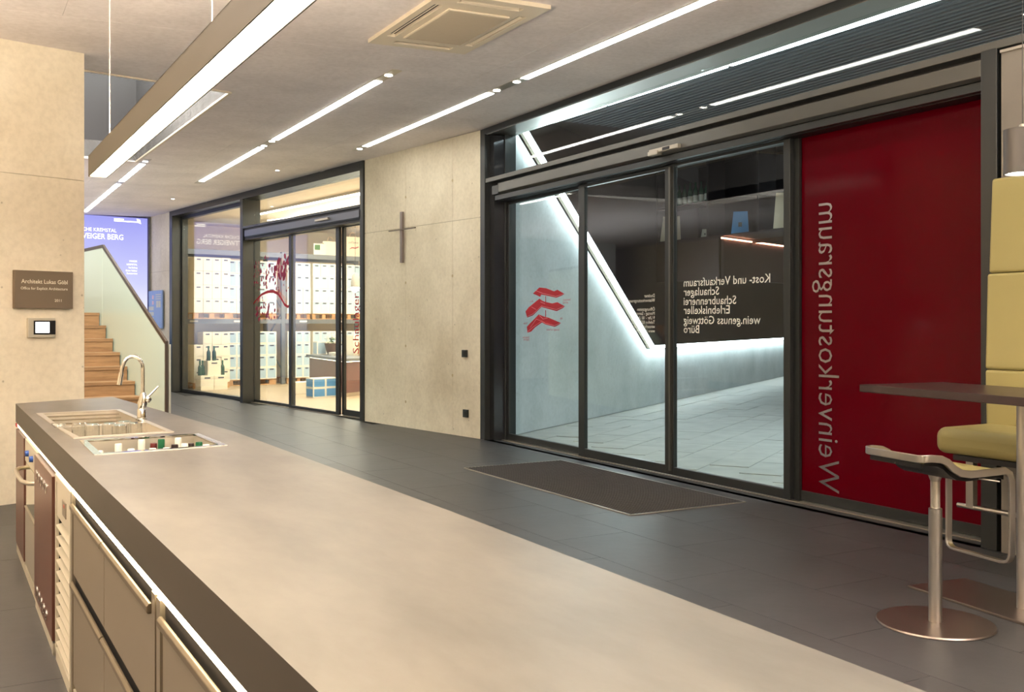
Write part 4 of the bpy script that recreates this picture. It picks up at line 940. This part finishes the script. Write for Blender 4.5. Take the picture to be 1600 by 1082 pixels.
for k in range(70):
    a = r3.uniform(0, 2*PI); rr_ = r3.uniform(0, .17); c_ = Vector((rr_*math.cos(a), rr_*math.sin(a), .37 + r3.uniform(-.02, .10) - rr_*.2))
    for j in range(4):
        b = j * PI/2 + a; fw.add([c_, c_ + Vector((math.cos(b-.5), math.sin(b-.5), .3))*.028, c_ + Vector((math.cos(b), math.sin(b), .2))*.038, c_ + Vector((math.cos(b+.5), math.sin(b+.5), .3))*.028], [(0, 1, 2, 3)])
tag(lv.build('leaves', M_LEAF, ft), kind='stuff'); tag(fw.build('blossoms', M_FLOWER, ft), kind='stuff')
M_CARD = mat('kraft_card', rgb(206, 168, 128), .75)
def crate(name, v, u, z, w_, d_, h_, mats, lb, cat='box', grp=None):
    o = MB().m(0).box(-w_/2, w_/2, 0, d_, 0, h_).m(1).box(-w_/2+.02, w_/2-.02, -.003, .001, .02, h_-.02).m(1).box(-w_/2-.003, -w_/2+.001, .02, d_-.02, .02, h_-.02).mesh(name, mats)
    p = bpy.data.objects.new(name, o); C.objects.link(p); p.location = S(v, u, z); p.rotation_euler = (0, 0, TH); return tag(p, lb, cat, grp)
crate('blue_carton', 1.62, 7.30, .004, .26, .30, .18, [M_CART, M_BLUE], 'bottom left blue carton before the shop counter', grp='blue cartons before the counter')
crate('blue_carton', 1.62, 7.30, .186, .26, .30, .18, [M_CART, M_BLUE], 'top left blue carton before the shop counter', grp='blue cartons before the counter')
crate('blue_carton', 1.92, 7.36, .004, .28, .30, .18, [M_CART, M_BLUE], 'bottom right blue carton touching the counter', grp='blue cartons before the counter')
crate('blue_carton', 1.92, 7.36, .186, .28, .30, .18, [M_CART, M_BLUE], 'top right blue carton touching the counter', grp='blue cartons before the counter')
crate('cream_box', 1.78, 8.25, .004, .40, .30, .24, [M_CARTC, M_CARTC], 'low cream box left of the blue cartons before the counter')
crate('counter_carton', 2.86, 9.6, .734, .22, .2, .28, [M_CART, M_CARTB], 'small white carton on the left end of the shop counter')
crate('counter_carton', 3.20, 8.6, .734, .26, .3, .42, [M_CARTC, M_CARTC], 'tall cream carton right of the flower pot on the counter')
crate('kraft_box', 3.22, 8.1, .734, .3, .3, .26, [M_CARD, M_CARD], 'lower brown cardboard box at the right end of the shop counter')
crate('kraft_box', 3.24, 8.15, .996, .26, .26, .18, [M_CART, M_CARTB], 'white and blue carton on top of the brown cardboard box')
t = empty('paper_stack', tuple(S(2.80, 8.85, .734)), TH, 'fanned stack of white papers left of the flower pot on the counter', 'papers')
for k in range(6): MB(Matrix.Rotation(.09 * k, 4, 'Z')).box(-.13, .13, -.09, .09, k*.012, k*.012+.009).build('sheet_bundle', M_CART, t)
# things on top of the rack
v_, z_ = at_u(500, 392, 11.72)
t = empty('picture_board', tuple(S(v_, 11.72, 3.034)), TH, 'white board with a small green picture on top of the pallet rack', 'picture')
MB().box(-.16, .16, 0, .02, 0, .27).build('board', M_CART, t); MB().box(-.14, .0, -.004, 0, .12, .24).build('picture', M_LEAF, t)
def bag(px, u, w_, h_, lb, script):
    v, z = at_u(px, 392, u); t = empty('tote_bag', tuple(S(v, u, 3.034)), TH, lb, 'bag', 'paper bags on the rack')
    MB().hexa([(-w_/2, 0, 0), (w_/2, 0, 0), (w_/2, .12, 0), (-w_/2, .12, 0)], [(-w_*.46, .03, h_), (w_*.46, .03, h_), (w_*.46, .09, h_), (-w_*.46, .09, h_)]).build('bag_body', M_CARTC, t)
    MB().tube([(-w_*.2, .03, h_), (-w_*.16, .03, h_+.08), (0, .03, h_+.11), (w_*.16, .03, h_+.08), (w_*.2, .03, h_)], .006, 8).build('handle', M_CARD, t, smooth=50)
    if script:
        MB().prism([(-.12, h_*.35), (-.03, h_*.42), (.06, h_*.40), (.15, h_*.48), (.14, h_*.52), (.05, h_*.45), (-.04, h_*.47)], -.006, .004, 'y').build('bag_print', M_PRINTR, t)
        text('Josef Dockner', 'lettering', M_LABEL, t, (-.14, -.006, h_*.66), (1, 0, 0), (0, 0, 1), .07, width=.28)
bag(517, 11.72, .36, .34, 'plain pale paper bag with a looped handle on the rack', False); bag(552, 11.70, .42, .48, 'larger paper bag with red brush mark and handwriting on the rack', True)
# cone pendant over the counter
v_, z_ = at_u(555, 449, 8.6)
t = empty('cone_pendant', tuple(S(v_, 8.6, z_)), TH, 'slim grey cone pendant with a bright bulb above the shop counter', 'lamp')
MB().lathe([(.095, 0), (.09, .12), (.06, .24), (.02, .30)], n=24, cap=False).build('shade', mat('cone_grey', rgb(150, 142, 130), .4), t, smooth=50)
MB().lathe([(.02, -.10), (.07, -.07), (.09, -.01), (.07, .05), (.02, .07)], n=20).build('bulb', emis('bulb_glow', (1, .9, .75), 14), t, smooth=60)
MB().tube([(0, 0, .30), (0, 0, 3.745 - z_)], .004, 6).build('cord', M_BLACK, t)
# linear lights on the shop ceiling
for v, a, b, lb in ((1.6, 3.2, 10.5, 'long warm ceiling light of the shop nearest the glass front'), (3.4, 3.2, 12.5, 'long warm ceiling light deeper inside the shop')):
    t = empty('shop_ceiling_light', tuple(S(v, (a+b)/2, 3.70)), TH, lb, 'light'); h_ = (b-a)/2
    MB().box(-.06, .06, -h_, h_, .0, .045).build('housing', M_ALU, t); MB().box(-.05, .05, -h_, h_, -.006, .0).build('diffuser', M_E_LINE, t)

for o in bpy.data.objects:
    if 'base' in o.keys(): del o['base']
